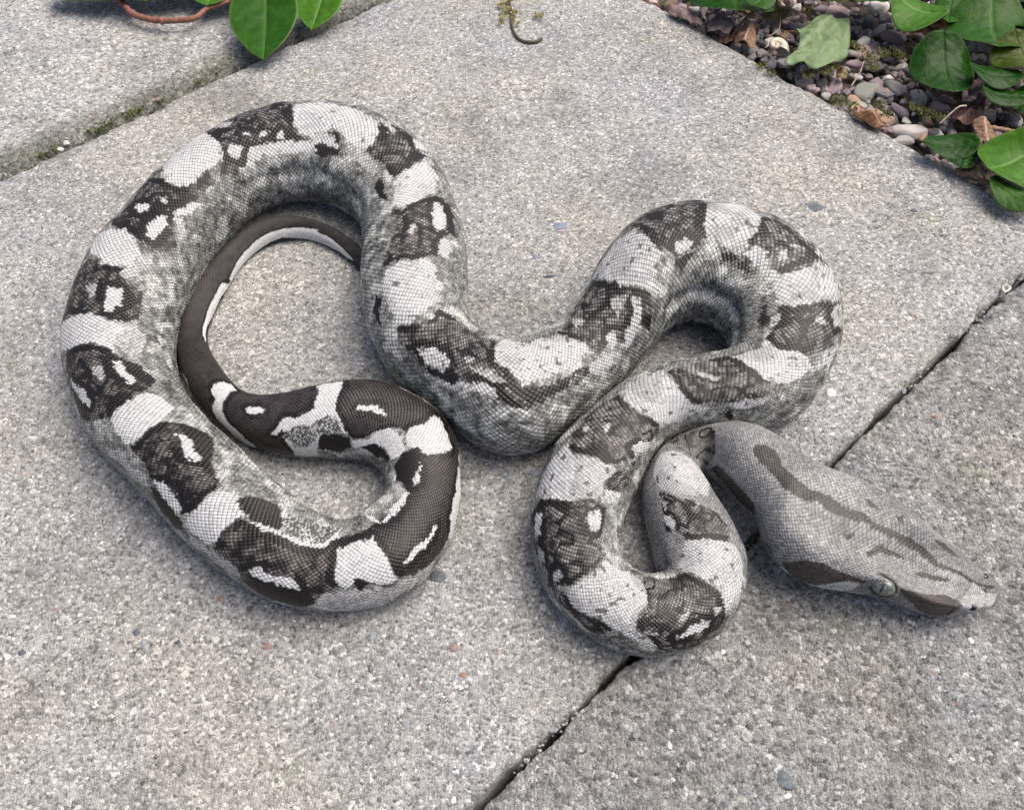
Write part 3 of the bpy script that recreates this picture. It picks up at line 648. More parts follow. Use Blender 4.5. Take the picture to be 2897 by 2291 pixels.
slab_left = slab(-.185, .4149, .4450, .842, M_SLAB_L, .0022, 31, {'v0': (.0105, .0065, 1.7), 'u1': (.004, .002, .6)}, 'weathered slab with a sloping mossy edge beyond the upper joint', .0005)
slab_right = slab(-.185, .4149, -.36, .0417, M_SLAB_R, .0018, 51, {'v1': (.003, .0010, .25)}, 'rough grained slab under the head of the snake', .0006, -.0012)

# ---------------------------------------------------------------- stones: a family of pebble meshes
def pebble_mesh(seed, sx, sy, sz, mat, facets=.5):
    bm = bmesh.new(); bmesh.ops.create_icosphere(bm, subdivisions=3, radius=1)
    V = np.array([v.co[:] for v in bm.verts]); r = np.random.default_rng(seed)
    R = np.ones(len(V))
    for _ in range(int(11 * facets) + 3):                       # flattened facets
        n = r.normal(size=3); n /= np.linalg.norm(n); d = r.uniform(.50, .84)
        h = V @ n; over = h > d; V[over] -= np.outer((h[over] - d) * .85, n)
    V *= (1 + .18 * (vnoise(V + seed * 3.1, 1.3, seed) - .5) + .10 * (vnoise(V + seed * 1.7, 3.1, seed + 5) - .5))[:, None]
    V *= np.array([sx, sy, sz])
    for v, c in zip(bm.verts, V): v.co = c
    me = bpy.data.meshes.new('pebble'); bm.to_mesh(me); bm.free()
    me.polygons.foreach_set('use_smooth', [True] * len(me.polygons)); me.materials.append(mat)
    return me
def stone_mat(name, c, c2, sc=500):
    t = NT(name); oi = t.node('ShaderNodeObjectInfo').outputs['Random']
    n = t.noise(sc, 5, .65).outputs[0]; v = t.vor(900); n2 = t.noise(120, 4, .6, dist=1.2).outputs[0]
    g = t.ramp(n, [(.32, c), (.68, c2)])
    g = t.mix(g, t.ramp(n2, [(.35, .62), (.65, 1.25)]), 1, 'MULTIPLY')
    g = t.mix(g, (.55, .53, .50), t.math('MULTIPLY', t.math('LESS_THAN', v.outputs['Distance'], .16), .35))
    if not name.startswith('chip'): g = t.mix(g, t.ramp(oi, [(0, (1.3, 1.25, 1.22)), (.5, (2.1, 2.0, 1.92)), (1, (2.9, 2.75, 2.6))]), 1, 'MULTIPLY')
    return t.out(g, t.bump(n, .0007, .8), .62, .35)
SM = [stone_mat('stone_grey', (.15, .15, .155), (.30, .30, .29)), stone_mat('stone_purple', (.13, .105, .12), (.24, .20, .22)),
      stone_mat('stone_dark', (.05, .05, .058), (.11, .11, .12)), stone_mat('stone_pink', (.21, .155, .155), (.33, .26, .255)),
      stone_mat('stone_pale', (.36, .35, .34), (.56, .55, .52)), stone_mat('stone_green', (.15, .17, .15), (.28, .30, .27)), stone_mat('stone_brown', (.14, .10, .075), (.25, .18, .13))]
m_chip = {'slate': stone_mat('chip_slate', (.07, .085, .10), (.14, .16, .18)), 'blue': stone_mat('chip_blue', (.14, .17, .23), (.26, .29, .36)), 'red': stone_mat('chip_red', (.27, .17, .14), (.34, .24, .20)),
          'white': stone_mat('chip_white', (.62, .62, .60), (.80, .80, .78)), 'orange': stone_mat('chip_orange', (.36, .28, .21), (.42, .34, .27)), 'grey': stone_mat('chip_grey', (.20, .22, .24), (.36, .38, .40))}
# aggregate chips cast into the slabs: (x, y, length px, width px, turn, kind, slab)
CH = [(2310,588,66,34,-8,'slate',0),(1583,640,52,34,-10,'blue',0),(1556,781,40,10,3,'slate',0),(1514,727,16,22,0,'blue',0),(625,1693,20,18,0,'red',0),(758,1827,30,16,20,'red',0),
 (1283,1832,28,18,10,'red',0),(1312,1908,24,18,0,'red',0),(1240,1632,46,36,-20,'slate',0),(2215,2205,88,44,-22,'slate',2),(2592,893,16,16,0,'orange',0),(2651,1178,22,18,0,'red',2),
 (2352,1110,32,26,0,'white',0),(1398,1328,34,20,0,'grey',0),(1440,1345,24,28,0,'grey',0),(1512,1338,44,34,20,'grey',0),(2045,1842,18,16,0,'white',2),(386,1790,22,20,0,'slate',0),
 (410,1826,20,34,30,'grey',0),(2748,1810,16,18,0,'white',2),(1895,2105,18,22,0,'white',2),(1283,2262,20,18,0,'white',0),(20,1858,24,16,0,'white',0),(2585,598,22,14,0,'slate',0),
 (2320,1002,14,10,0,'white',0),(1050,1800,30,22,0,'grey',0),(680,790,22,16,0,'grey',0),(505,1815,16,12,0,'slate',0),(1800,2075,30,14,50,'grey',2),(62,1845,20,14,0,'slate',0),(1150,2050,24,24,0,'grey',0),(2230,2250,26,14,20,'white',2)]
slabs = [slab_mid, slab_left, slab_right]
def slab_z(s, x, y):
    V = o_top[slabs[s].name]; d = (V[:, 0] - x) ** 2 + (V[:, 1] - y) ** 2 + (V[:, 2] < -.03) * 1.0; k = np.argpartition(d, 6)[:6]; return float(V[k, 2].mean())
for i, (x, y, L, W_, a, kind, s) in enumerate(CH):
    p = at(x, y); d = np.linalg.norm(p - np.array([0, 0, CAM_H])); k = d / FPX / 2
    me = pebble_mesh(200 + i, L * k, W_ * k * 1.15, .00055, m_chip[kind], .9)
    o = link(bpy.data.objects.new('stone_chip', me), slabs[s]); o.location = (p[0], p[1], slab_z(s, p[0], p[1]) + .00005); o.rotation_euler = (0, 0, math.radians(a))

# ---------------------------------------------------------------- gravel bed beyond the right edge of the middle slab
BZ = -.016
soil_bed = None
gu, gv = np.meshgrid(np.linspace(.418, 1.2, 130), np.linspace(-.2, .9, 160), indexing='ij')
P = np.stack([*slab_xy(gu, gv), np.zeros_like(gu)], -1).reshape(-1, 3); P[:, 2] = BZ - .004 + .010 * vnoise(P, 60, 8) + .006 * vnoise(P, 200, 9)
gi = np.arange(130 * 160).reshape(130, 160)
gravel_bed = tag(mesh_np('gravel_bed', P, [quads(gi)], simple('bed_soil', (.10, .085, .068), .95, .1, 300, .5, .002)), 'dark soil bed scattered with mixed gravel beside the paving', kind='structure')
var = [pebble_mesh(i, 1, r, h, SM[0], f) for i, (r, h, f) in enumerate([(.8, .55, .6), (.65, .5, 1.1), (.9, .7, .9), (.55, .45, .5), (.75, .6, 1.3), (.7, .4, .8)])]
allm = []
for me in var:
    row = []
    for m in SM:
        c = me.copy(); c.materials.clear(); c.materials.append(m); row.append(c)
    allm.append(row)
rr = random.Random(5)
placed = []
def bed_ok(x, y): 
    u = x * E1[0] + y * E1[1]; return u
def put_pebble(x, y, z, s, mi, vi, parent, tilt=.35):
    o = link(bpy.data.objects.new('pebble', allm[vi][mi]), parent)
    o.location = (x, y, z); o.scale = (s, s, s); o.rotation_euler = (rr.uniform(-tilt, tilt), rr.uniform(-tilt, tilt), rr.uniform(0, 6.28))
    return o
# hand placed, as in the photograph: crop x, y, size px, kind
HP = [(480,150,95,3),(1110,90,110,3),(1290,140,80,2),(1410,140,70,0),(1270,230,85,4),(1420,220,110,1),(1180,310,55,4),(1210,370,70,1),(1110,480,100,1),(1290,510,110,5),(1440,510,110,0),
 (1570,555,85,0),(1700,600,80,1),(1520,740,130,0),(1400,440,70,4),(1480,790,90,0),(1130,570,60,2),(1470,620,80,1),(300,110,80,1),(250,60,60,1),(200,40,60,6),(820,370,80,0),(760,370,60,2),
 (640,300,70,2),(820,220,50,6),(900,150,70,1),(1040,60,80,1),(1540,420,80,2),(1700,700,80,2),(1780,640,70,2),(1950,650,70,0),(2080,690,70,2),(2130,620,60,1),(2000,790,80,1),(1960,850,50,4),
 (980,500,60,1),(1330,640,60,6),(1620,680,60,6),(2100,470,60,2),(1640,540,60,2),(700,60,70,3),(800,90,70,6),(1340,50,100,4),(1500,690,50,5),(1840,560,60,3),(1410,330,50,2),(1340,300,50,1),(2010,460,50,4),(1230,450,45,0),(1060,540,50,0),(1260,600,50,5),(1600,470,60,2),(1180,170,60,3)]
for (cx_, cy_, s, mi) in HP:
    p = at(1797 + cx_ / 1.9636, cy_ / 1.9636, -.006)
    sz = s / 1.9636 / 2 * np.linalg.norm(p - np.array([0, 0, CAM_H])) / FPX
    if p[0] * E1[0] + p[1] * E1[1] < .4170 + sz * .9:
        q = .4170 + sz * .9 - (p[0] * E1[0] + p[1] * E1[1]); p[0] += E1[0] * q; p[1] += E1[1] * q
    put_pebble(p[0], p[1], -.0050 + rr.uniform(-.0015, .0015), sz * 1.38, mi, rr.randrange(6), gravel_bed, .25); placed.append((p[0], p[1], sz))
n = 0; tries = 0
while n < 235 and tries < 30000:
    tries += 1
    u = rr.uniform(.4195, .60); v = rr.uniform(.10, .62); x, y = slab_xy(u, v)
    q = to_px(np.array([x, y, -.01]))
    if not (-60 < q[0] < 2990 and -90 < q[1] < 900): continue
    s = rr.uniform(.0036, .0072)
    if any((x - a) ** 2 + (y - b) ** 2 < (.60 * (s + c)) ** 2 for a, b, c in placed): continue
    placed.append((x, y, s)); n += 1
    put_pebble(x, y, -.0075 + rr.uniform(-.002, .002), s, rr.choices(range(7), [7, 5, 2.5, 2.2, 2.5, 1.5, 3])[0], rr.randrange(6), gravel_bed)
# fine gravel between and beyond: one mass
proto = []
for i in range(5):
    bm = bmesh.new(); bmesh.ops.create_icosphere(bm, subdivisions=1, radius=1); r = np.random.default_rng(90 + i)
    proto.append((np.array([v.co[:] for v in bm.verts]) * r.uniform(.7, 1.2, (len(bm.verts), 1)), np.array([[v.index for v in f.verts] for f in bm.faces]))); bm.free()
Vs, Fs, k0 = [], [], 0
for i in range(6800):
    far = i > 5000
    u = .419 + (RNG.random() * .75 if far else RNG.random() * .2); v = -.15 + RNG.random() * 1.0
    x, y = slab_xy(u, v); s = RNG.uniform(.0035, .0065) if far else RNG.uniform(.0014, .0040)
    V, F = proto[i % 5]; a = RNG.random() * 6.28; R = np.array([[math.cos(a), -math.sin(a), 0], [math.sin(a), math.cos(a), 0], [0, 0, 1]])
    Vs.append((V * np.array([1, .75, .6]) * s) @ R.T + np.array([x, y, -.0070 + RNG.uniform(-.002, .003)])); Fs.append(F + k0); k0 += len(V)
tgm = NT('gravel_mix'); vv_ = tgm.vor(190); tgm_g = tgm.ramp(tgm.node('ShaderNodeSeparateColor', ins={0: vv_.outputs['Color']}).outputs[0], [(0, (.08, .08, .09)), (.3, (.20, .17, .18)), (.6, (.30, .28, .27)), (.85, (.32, .22, .20)), (1, (.5, .48, .45))])
gm = tgm.out(tgm_g, tgm.bump(tgm.noise(700).outputs[0], .0006), .7, .3)
tag(mesh_np('gravel', np.concatenate(Vs), [np.concatenate(Fs)], gm, gravel_bed, False), kind='stuff')

# grit and crumbs lodged in the two long joints
Vs, Fs, k0 = [], [], 0
for i in range(900):
    lower = i % 3 > 0
    u = RNG.uniform(-.18, .41); v = (.0420 + RNG.normal() * .0011) if lower else (.4432 + RNG.normal() * .0022)
    if vnoise(np.array([[u * 3, 0.0, 2.0 + lower]]), 14, 3)[0] < (.50 if lower else .35): continue
    x, y = slab_xy(u, v); s = RNG.uniform(.0003, .0009) * (1 + (RNG.random() > .93) * .8)
    V, F = proto[i % 5]; Vs.append(V * np.array([1, .8, .7]) * s + np.array([x, y, (-.0022 if lower else -.0045) + RNG.uniform(-.003, .001)])); Fs.append(F + k0); k0 += len(V)
tag(mesh_np('grit', np.concatenate(Vs), [np.concatenate(Fs)], simple('grit_grey', (.20, .19, .17), .9, .2, 900, .5, .0003, c2=(.36, .34, .31)), pavement, False), kind='stuff')
# ---------------------------------------------------------------- the snake
def in_poly(px_, py_, poly):
    inside = np.zeros(len(px_), bool); n = len(poly)
    for i in range(n):
        x1, y1 = poly[i]; x2, y2 = poly[(i + 1) % n]
        if y1 == y2: continue
        c = ((y1 > py_) != (y2 > py_)) & (px_ < (x2 - x1) * (py_ - y1) / (y2 - y1) + x1)
        inside ^= c
    return inside

def build_snake():
    ax = snake_axis(); T = ax['t']; NV = 124
    ds = np.linalg.norm(np.diff(ax['c'], axis=0), axis=1); arc = np.concatenate([[0], np.cumsum(ds)])
    circ = math.pi * (ax['a'] + (ax['top'] + ax['bot']) / 2) * .99
    step = np.clip(circ / NV, .00050, .0013)
    step = np.where(T > 116, np.maximum(step, .00085), step)
    step = np.where(T < 12, np.minimum(step, .00075 + .00003 * T), step)
    dn = np.concatenate([[0], np.cumsum(ds / ((step[1:] + step[:-1]) / 2))])
    NR = int(dn[-1]); t_row = np.interp(np.arange(NR + 1), dn, T); NR += 1
    I, J = np.meshgrid(np.arange(NR), np.arange(NV), indexing='ij')
    tt = t_row[I]; th = (J * 2 * math.pi / NV + math.pi) % (2 * math.pi) - math.pi
    P0, N0 = snake_surface(ax, tt, th)
    ctr = (I + J) % 2 == 0
    # markings are worked out on a lattice twice as fine as the scales, so their edges run across scales
    NR2, NV2 = NR * 2 - 1, NV * 2; t2 = np.interp(np.arange(NR2) / 2, np.arange(NR), t_row)
    I2, J2 = np.meshgrid(np.arange(NR2), np.arange(NV2), indexing='ij'); tt2 = t2[I2]
    th2 = (J2 * 2 * math.pi / NV2 + math.pi) % (2 * math.pi) - math.pi; PF, _ = snake_surface(ax, tt2, th2)
    # ---- what each scale wears
    deg2 = np.degrees(th2); flatt = tt2.reshape(-1); flatd = deg2.reshape(-1)
    cls = np.full(flatt.shape, 'G', dtype='<U1')
    cls[np.abs(flatd) > 128] = 'V'
    cls[flatt < 15.5] = 'K'; cls[(flatt >= 15.5) & (flatt < 24) & (np.abs(flatd) < 125)] = 'K'
    tail = (flatt > 116) & (np.abs(flatd) < 100); cls[tail] = 'T'
    cls[flatt > 118] = 'T'; 
    cls[(flatt < 9) & (flatt > 5.6) & (np.abs(flatd) > 96)] = 'U'
    # edges between markings follow the scales but wander a little
    wk = np.clip((flatt - 8) / 8, .35, 1)
    up2 = lambda r: np.repeat(np.repeat(r, 2, 0), 2, 1)[1:].reshape(-1)
    j1, j2 = up2(RNG.normal(0, 1, (NR, NV))), up2(RNG.normal(0, 1, (NR, NV)))
    wob_t = flatt + wk * .018 * j1 + wk * .10 * (vnoise(PF.reshape(-1, 3), 260, 4) - .5); wob_d = flatd + wk * 1.0 * j2 + wk * 6 * (vnoise(PF.reshape(-1, 3), 260, 5) - .5)
    order = {'G': 0, 'T': 1, 'M': 2, 'H': 3, 'J': 3, 'L': 4, 'W': 5, 'D': 4.5}
    for c, r in sorted(MARKS, key=lambda q: order[q[0]]):
        pts = [(r[i], r[i + 1]) for i in range(0, len(r), 2)]
        a = min(p[0] for p in pts); b = max(p[0] for p in pts)
        i0, i1 = np.searchsorted(t2, a - .2) * NV2, np.searchsorted(t2, b + .2) * NV2
        if i1 <= i0: continue
        m = in_poly(wob_t[i0:i1], wob_d[i0:i1], pts)
        if c == 'G' : cls[i0:i1][m] = 'g'
        else: cls[i0:i1][m] = c
    cls = cls.reshape(NR2, NV2)
    # dark outline where brown meets white
    W = cls == 'W'; near = W.copy()
    for _ in range(7):
        n2 = near.copy(); n2[1:] |= near[:-1]; n2[:-1] |= near[1:]; n2 |= np.roll(near, 1, 1) | np.roll(near, -1, 1); near = n2
    rnd = RNG.random(cls.shape); lf = vnoise(PF, 170, 21)
    dark = near & ((cls == 'M') | (cls == 'T')) & (lf + .18 * (rnd - .5) > .32); cls[dark & (tt2 > 14)] = 'D'
    squig = (cls == 'M') & (np.abs(vnoise(PF, 210, 81) - .5) < .045) & (tt2 < 97); cls[squig] = 'D'
    post = np.clip((tt2 - 58) / 40, 0, 1)                       # browns get deeper towards the tail
    shape = cls.shape + (1,)
    v = np.repeat(np.repeat(RNG.random((NR, NV, 1)), 2, 0), 2, 1)[1:]; w = vnoise(PF, 420, 31)[..., None]; w2 = vnoise(PF, 900, 33)[..., None]; w3 = vnoise(PF, 110, 35)[..., None]
    col = np.zeros(cls.shape + (3,)); rim = np.zeros_like(col); spk = np.zeros(cls.shape)
    def setc(c, a, r, s):
        m = cls == c; col[m] = np.broadcast_to(a, col.shape)[m]; rim[m] = np.broadcast_to(r, col.shape)[m]; spk[m] = np.broadcast_to(s, cls.shape)[m]
    A_ = lambda *x: np.array(x)
    po = post[..., None]
    white = (A_(.61, .615, .62) * (1 - po) + A_(.67, .68, .685) * po + .08 * (tt2[..., None] > 121)) * (.76 + .36 * v); grimy = (w3 > .60) * .22 * (1 - po)
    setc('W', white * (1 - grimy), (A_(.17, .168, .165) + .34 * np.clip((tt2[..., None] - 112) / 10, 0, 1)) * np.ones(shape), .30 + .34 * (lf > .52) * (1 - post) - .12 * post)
    setc('L', A_(.54, .54, .53) * (.6 + .7 * v) * (.75 + .4 * w), A_(.08, .075, .07) * np.ones(shape), .55)
    brown = (A_(.108, .102, .097) * (1 - po) + A_(.060, .053, .050) * po)
    lum = np.clip(.86 + (3.0 + .8 * po) * (w - .46), .12, 1.75) * (.62 + .76 * v) * np.where(w2 < .24, .35, 1)
    setc('M', brown * lum * (1.15 + .15 * (w3 > .55)), A_(.018, .015, .014) * (1.3 - .6 * po), .62 - .15 * post)
    setc('T', A_(.024, .020, .020) * (.5 + .8 * w) * (.8 + .4 * v), A_(.010, .008, .007) * np.ones(shape), .2)
    setc('D', A_(.012, .010, .009) * (.7 + .6 * v), A_(.005, .004, .004) * np.ones(shape), .1)
    gm = np.clip(.27 + .30 * (v - .5) + .50 * np.clip((vnoise(PF, 190, 41)[..., None] - .54) * 6, 0, 1) * (.2 + w) + .38 * (w - .5) - .11 * np.clip((vnoise(PF, 140, 43)[..., None] - .6) * 6, 0, 1), .05, .85)
    setc('G', A_(.95, .985, .93) * gm, A_(.08, .08, .078) * np.ones(shape), .90)
    gm2 = np.where(v > .45, .10, .55) * (.6 + .6 * w)
    setc('g', A_(.95, .98, .95) * gm2, A_(.04, .04, .04) * np.ones(shape), .5)
    setc('V', A_(.50, .49, .43) * (.7 + .4 * w) * np.where(w3 > .66, .35, 1), A_(.22, .21, .18) * np.ones(shape), .25)
    setc('U', A_(.66, .65, .64) * (.85 + .2 * v), A_(.30, .29, .28) * np.ones(shape), .12)
    setc('K', A_(.315, .318, .320) * (.50 + .70 * v) * (.62 + .75 * w3) * (.8 + .4 * w), A_(.075, .068, .062) * np.ones(shape), .5)
    setc('H', A_(.038, .035, .033) * (.45 + 1.1 * v), A_(.032, .028, .025) * np.ones(shape), .3)
    setc('J', A_(.052, .044, .041) * (.5 + 1.0 * v), A_(.045, .035, .030) * np.ones(shape), .3)
    # scattered black pepper on white
    pep = (cls == 'W') & (vnoise(PF, 620, 51) > .83 - .07 * (lf > .55) + .2 * post); col[pep] *= .22; rim[pep] *= .3
    deg = np.degrees(th)
    # ---- fold ridges and breathing of the flanks
    fold = (vnoise(P0, 42, 60) - .5) * .0026 + (vnoise(P0, 110, 61) - .5) * .0011
    # a soft crease along the inner flank of each bend, fine puckers beside it
    cxy = np.stack([np.interp(t_row, T, ax['c'][:, k]) for k in (0, 1)], -1); lat_r = np.stack([np.interp(t_row, T, ax['lat'][:, k]) for k in (0, 1)], -1)
    tg = np.gradient(cxy, axis=0); tl_ = np.linalg.norm(tg, axis=1) + 1e-9; tg /= tl_[:, None]; kv = np.gradient(tg, axis=0) / tl_[:, None]
    kap = smooth_series((kv * lat_r).sum(1)[:, None], 14)[:, 0]; bend = np.clip(np.abs(kap) * np.interp(t_row, T, ax['a']) * 1.6 - .25, 0, 1)[:, None]
    side_ = th * np.sign(kap)[:, None]
    okb = np.clip((tt - 20) / 4, 0, 1) * np.clip((112 - tt) / 8, 0, 1)
    crease = -np.exp(-((side_ - 1.22 - .10 * (vnoise(P0, 30, 71) - .5)) / .13) ** 2) * .0024 + np.exp(-((side_ - .90) / .22) ** 2) * .0012
    pucker = np.sin(I * 1.15 + 6 * vnoise(P0, 50, 73)) * np.clip((side_ - .8) / .4, 0, 1) * .00045
    P0 = P0 + N0 * ((crease + pucker) * bend * okb)[..., None]
    P0 = P0 + N0 * (fold * np.clip((tt - 9) / 6, 0, 1) * np.clip((132 - tt) / 20, .15, 1) * np.where(np.abs(deg) < 120, 1, .2))[..., None]
    # ---- one raised, rimmed diamond per scale
    idx = np.full(tt.shape, -1); corners = ~ctr; idx[corners] = np.arange(corners.sum()); nC = corners.sum()
    ci, cj = np.nonzero(ctr); ok = (ci > 0) & (ci < NR - 1); ci, cj = ci[ok], cj[ok]; n = len(ci)
    jl, jr = (cj - 1) % NV, (cj + 1) % NV
    nb = [(ci - 1, cj), (ci, jr), (ci + 1, cj), (ci, jl)]
    hh = np.interp(t_row[ci], T, step) * np.where(t_row[ci] < 12, .12, .20)
    C0 = P0[ci, cj]; CN = N0[ci, cj]
    base = nC; V = [P0[corners]]; 
    acc = np.zeros((nC, 3)); cnt = np.zeros(nC)
    colC = col[2 * ci, 2 * cj]; rimC = rim[2 * ci, 2 * cj]; clsC = cls[2 * ci, 2 * cj]
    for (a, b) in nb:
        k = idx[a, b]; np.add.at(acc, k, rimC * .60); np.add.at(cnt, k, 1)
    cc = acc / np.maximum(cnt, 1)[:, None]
    a_c = np.zeros(nC)
    isM = ((clsC == 'M') | ((clsC == 'T')))[:, None]
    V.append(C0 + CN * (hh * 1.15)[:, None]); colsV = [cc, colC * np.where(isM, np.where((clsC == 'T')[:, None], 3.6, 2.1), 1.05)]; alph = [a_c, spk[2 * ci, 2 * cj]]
    mids = [(nb[q], nb[(q + 1) % 4]) for q in range(4)]
    ring = []
    for q in range(8):
        if q % 2 == 0:
            a, b = nb[q // 2]; tgt = P0[a, b]; s = .70
        else:
            (a, b), (c_, d_) = mids[q // 2]; tgt = (P0[a, b] + P0[c_, d_]) / 2; s = .77
        lift = hh * (.75 if q % 2 == 0 else .62) 
        if q in (3, 4, 5): lift = lift * 1.35                      # rear edge of each scale stands proud
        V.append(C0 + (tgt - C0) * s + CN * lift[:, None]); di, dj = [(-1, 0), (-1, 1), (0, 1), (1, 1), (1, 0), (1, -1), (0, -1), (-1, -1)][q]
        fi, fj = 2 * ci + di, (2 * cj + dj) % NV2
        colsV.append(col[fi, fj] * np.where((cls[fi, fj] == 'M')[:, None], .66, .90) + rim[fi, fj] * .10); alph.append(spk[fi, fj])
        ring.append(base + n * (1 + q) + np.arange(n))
    cen = base + np.arange(n); cor = [idx[a, b] for a, b in nb]
    F3, F4 = [], []
    for q in range(8):
        F3.append(np.stack([cen, ring[q], ring[(q + 1) % 8]], -1))
    for q in range(4):
        c0, c1 = cor[q], cor[(q + 1) % 4]; r0, r1, r2 = ring[2 * q], ring[2 * q + 1], ring[(2 * q + 2) % 8]
        F3.append(np.stack([c0, r1, r0], -1)); F3.append(np.stack([c0, c1, r1], -1)); F3.append(np.stack([c1, r2, r1], -1))
    # close both ends
    V = np.concatenate(V); colv = np.concatenate(colsV); al = np.concatenate(alph)
    e = []
    for row, sgn in ((0, 1), (NR - 1, -1)):
        for r in ((row, row + sgn),):
            a = [idx[row, j] if idx[row, j] >= 0 else idx[row + sgn, j] for j in range(NV)]
        p = V[a].mean(0); V = np.vstack([V, p]); colv = np.vstack([colv, colv[a].mean(0)]); al = np.append(al, .2); m = len(V) - 1
        a = np.array(a); b = np.roll(a, -1); e.append(np.stack([np.full(NV, m), b, a] if sgn > 0 else [np.full(NV, m), a, b], -1))
    F = np.concatenate(F3 + e)
    # orientation: order corners so faces look outward
    f0 = F[0]; nrm = np.cross(V[f0[1]] - V[f0[0]], V[f0[2]] - V[f0[0]])
    if (nrm * CN[0]).sum() < 0: F = F[:, ::-1]
    colour = np.concatenate([np.clip(colv, 0, 1), al[:, None]], 1)
    o = mesh_np('snake', V, [F], M_SNAKE, None, True, colour)
    return o, ax
snake, AX = build_snake()
tag(snake, 'boa with black, brown and white blotches lying in loops on the concrete slabs', 'snake')

def surf(t, deg):
    p, n = snake_surface(AX, np.array([t]), np.array([math.radians(deg)])); return p[0], n[0]
def eye(t, deg, r):
    p, n = surf(t, deg); p2, _ = surf(t - .25, deg); fwd = Vector(p2 - p).normalized(); nn = Vector(n); 
    side = (fwd.cross(nn)).normalized(); fwd = nn.cross(side).normalized()
    R = Matrix((fwd, side, nn)).transposed().to_4x4()
    R.translation = Vector(p - n * r * .30)
    def ball(name, mat, sx, sy, sz, off=0, parent=None, sub=4):
        bm = bmesh.new(); bmesh.ops.create_icosphere(bm, subdivisions=sub, radius=1)
        for v in bm.verts: v.co = Vector((v.co.x * sx, v.co.y * sy, v.co.z * sz + off))
        me = bpy.data.meshes.new(name); bm.to_mesh(me); bm.free(); me.polygons.foreach_set('use_smooth', [True] * len(me.polygons)); me.materials.append(mat)
        return link(bpy.data.objects.new(name, me), parent)
    e = ball('eye', M_EYE, r * 1.0, r * .80, r * .78, 0, snake); e.matrix_world = R
    ball('pupil', M_PUPIL, r * .17, r * .74, r * .835, 0, e)
    # rim of small scales
    V, F, cl = [], [], []; NU, NW = 40, 8
    for i in range(NU):
        a = i / NU * 6.2832
        for j in range(NW):
            b = j / NW * 6.2832; rad = 1.06 + .15 * math.cos(b) * (1 + .1 * math.sin(a * 20)); 
            V.append((r * 1.0 * rad * math.cos(a), r * .80 * rad * math.sin(a), r * (.16 + .16 * math.sin(b) + (.10 if math.sin(a) * sgn_up > 0 else -.02)) * (1 + .25 * math.sin(a * 20) ** 2)))
            F.append((i * NW + j, (i + 1) % NU * NW + j, (i + 1) % NU * NW + (j + 1) % NW, i * NW + (j + 1) % NW))
    mesh_np('eye_rim', V, [np.array(F)], M_RIM, e)
    return e
sgn_up = 1
te = NT('eye_glass'); ne = te.noise(900, 4, .7).outputs[0]
M_EYE = te.out(te.ramp(ne, [(.35, (.04, .045, .04)), (.5, (.11, .12, .11)), (.65, (.22, .23, .21))]), None, .12, .5)
te.b.inputs['Coat Weight'].default_value = .6; te.b.inputs['Coat Roughness'].default_value = .03
M_PUPIL = simple('pupil_black', (.006, .006, .007), .08, .6, 50, 0, 0)
M_RIM = simple('eye_rim_scales', (.085, .078, .07), .5, .3, 900, .35, .0003)
eye(5.25, -71, .0047)
sgn_up = -1
eye(5.35, 80, .0036)
# nostrils
def pit(t, deg, r):
    p, n = surf(t, deg); bm = bmesh.new(); bmesh.ops.create_icosphere(bm, subdivisions=2, radius=1)
    q = Vector((0, 0, 1)).rotation_difference(Vector(n))
    me = bpy.data.meshes.new('nostril'); bm.to_mesh(me); bm.free(); me.materials.append(M_PUPIL); me.polygons.foreach_set('use_smooth', [True] * len(me.polygons))
    o = link(bpy.data.objects.new('nostril', me), snake); o.location = p - n * r * .1; o.rotation_mode = 'QUATERNION'; o.rotation_quaternion = q; o.scale = (r, r * .8, r * .42)
pit(1.85, -61, .0015); pit(1.85, 32, .0014)
# ---------------------------------------------------------------- leaves, stems, dry litter
GREEN = leaf_mat('leaf_green', (.022, .082, .006), (.075, .16, .03), (.14, .22, .06))
GREEN_D = leaf_mat('leaf_dark_green', (.012, .052, .005), (.04, .10, .02), (.10, .18, .05))
GREEN_L = leaf_mat('leaf_light_green', (.050, .145, .010), (.15, .28, .07), (.18, .30, .09))
GREEN_Y = leaf_mat('leaf_olive', (.045, .070, .006), (.12, .14, .03), (.14, .18, .05))
GREEN_P = leaf_mat('leaf_pale', (.17, .25, .12), (.26, .34, .19), (.20, .27, .15))
BROWN = leaf_mat('leaf_brown', (.18, .085, .05), (.42, .30, .20), (.36, .22, .13))
TAN = leaf_mat('leaf_tan', (.22, .13, .085), (.62, .50, .38), (.32, .22, .15))
ORANGE = leaf_mat('leaf_orange', (.34, .15, .08), (.50, .32, .20), (.45, .25, .16))
MAUVE = leaf_mat('leaf_mauve', (.20, .145, .14), (.32, .25, .24), (.36, .26, .25))
OLIVE_B = leaf_mat('leaf_faded', (.20, .16, .075), (.40, .34, .18), (.26, .20, .10))
DKRED = leaf_mat('leaf_dark_red', (.11, .06, .05), (.35, .22, .18), (.22, .12, .10))
m_stem = simple('stem_red_brown', (.22, .10, .07), .6, .3, 600, .4, .0005)
m_twig = simple('twig_brown', (.14, .095, .06), .8, .2, 600, .4, .0005)
m_moss = simple('moss_green', (.10, .115, .035), .9, .1, 500, .5, .0003, c2=(.17, .17, .06))

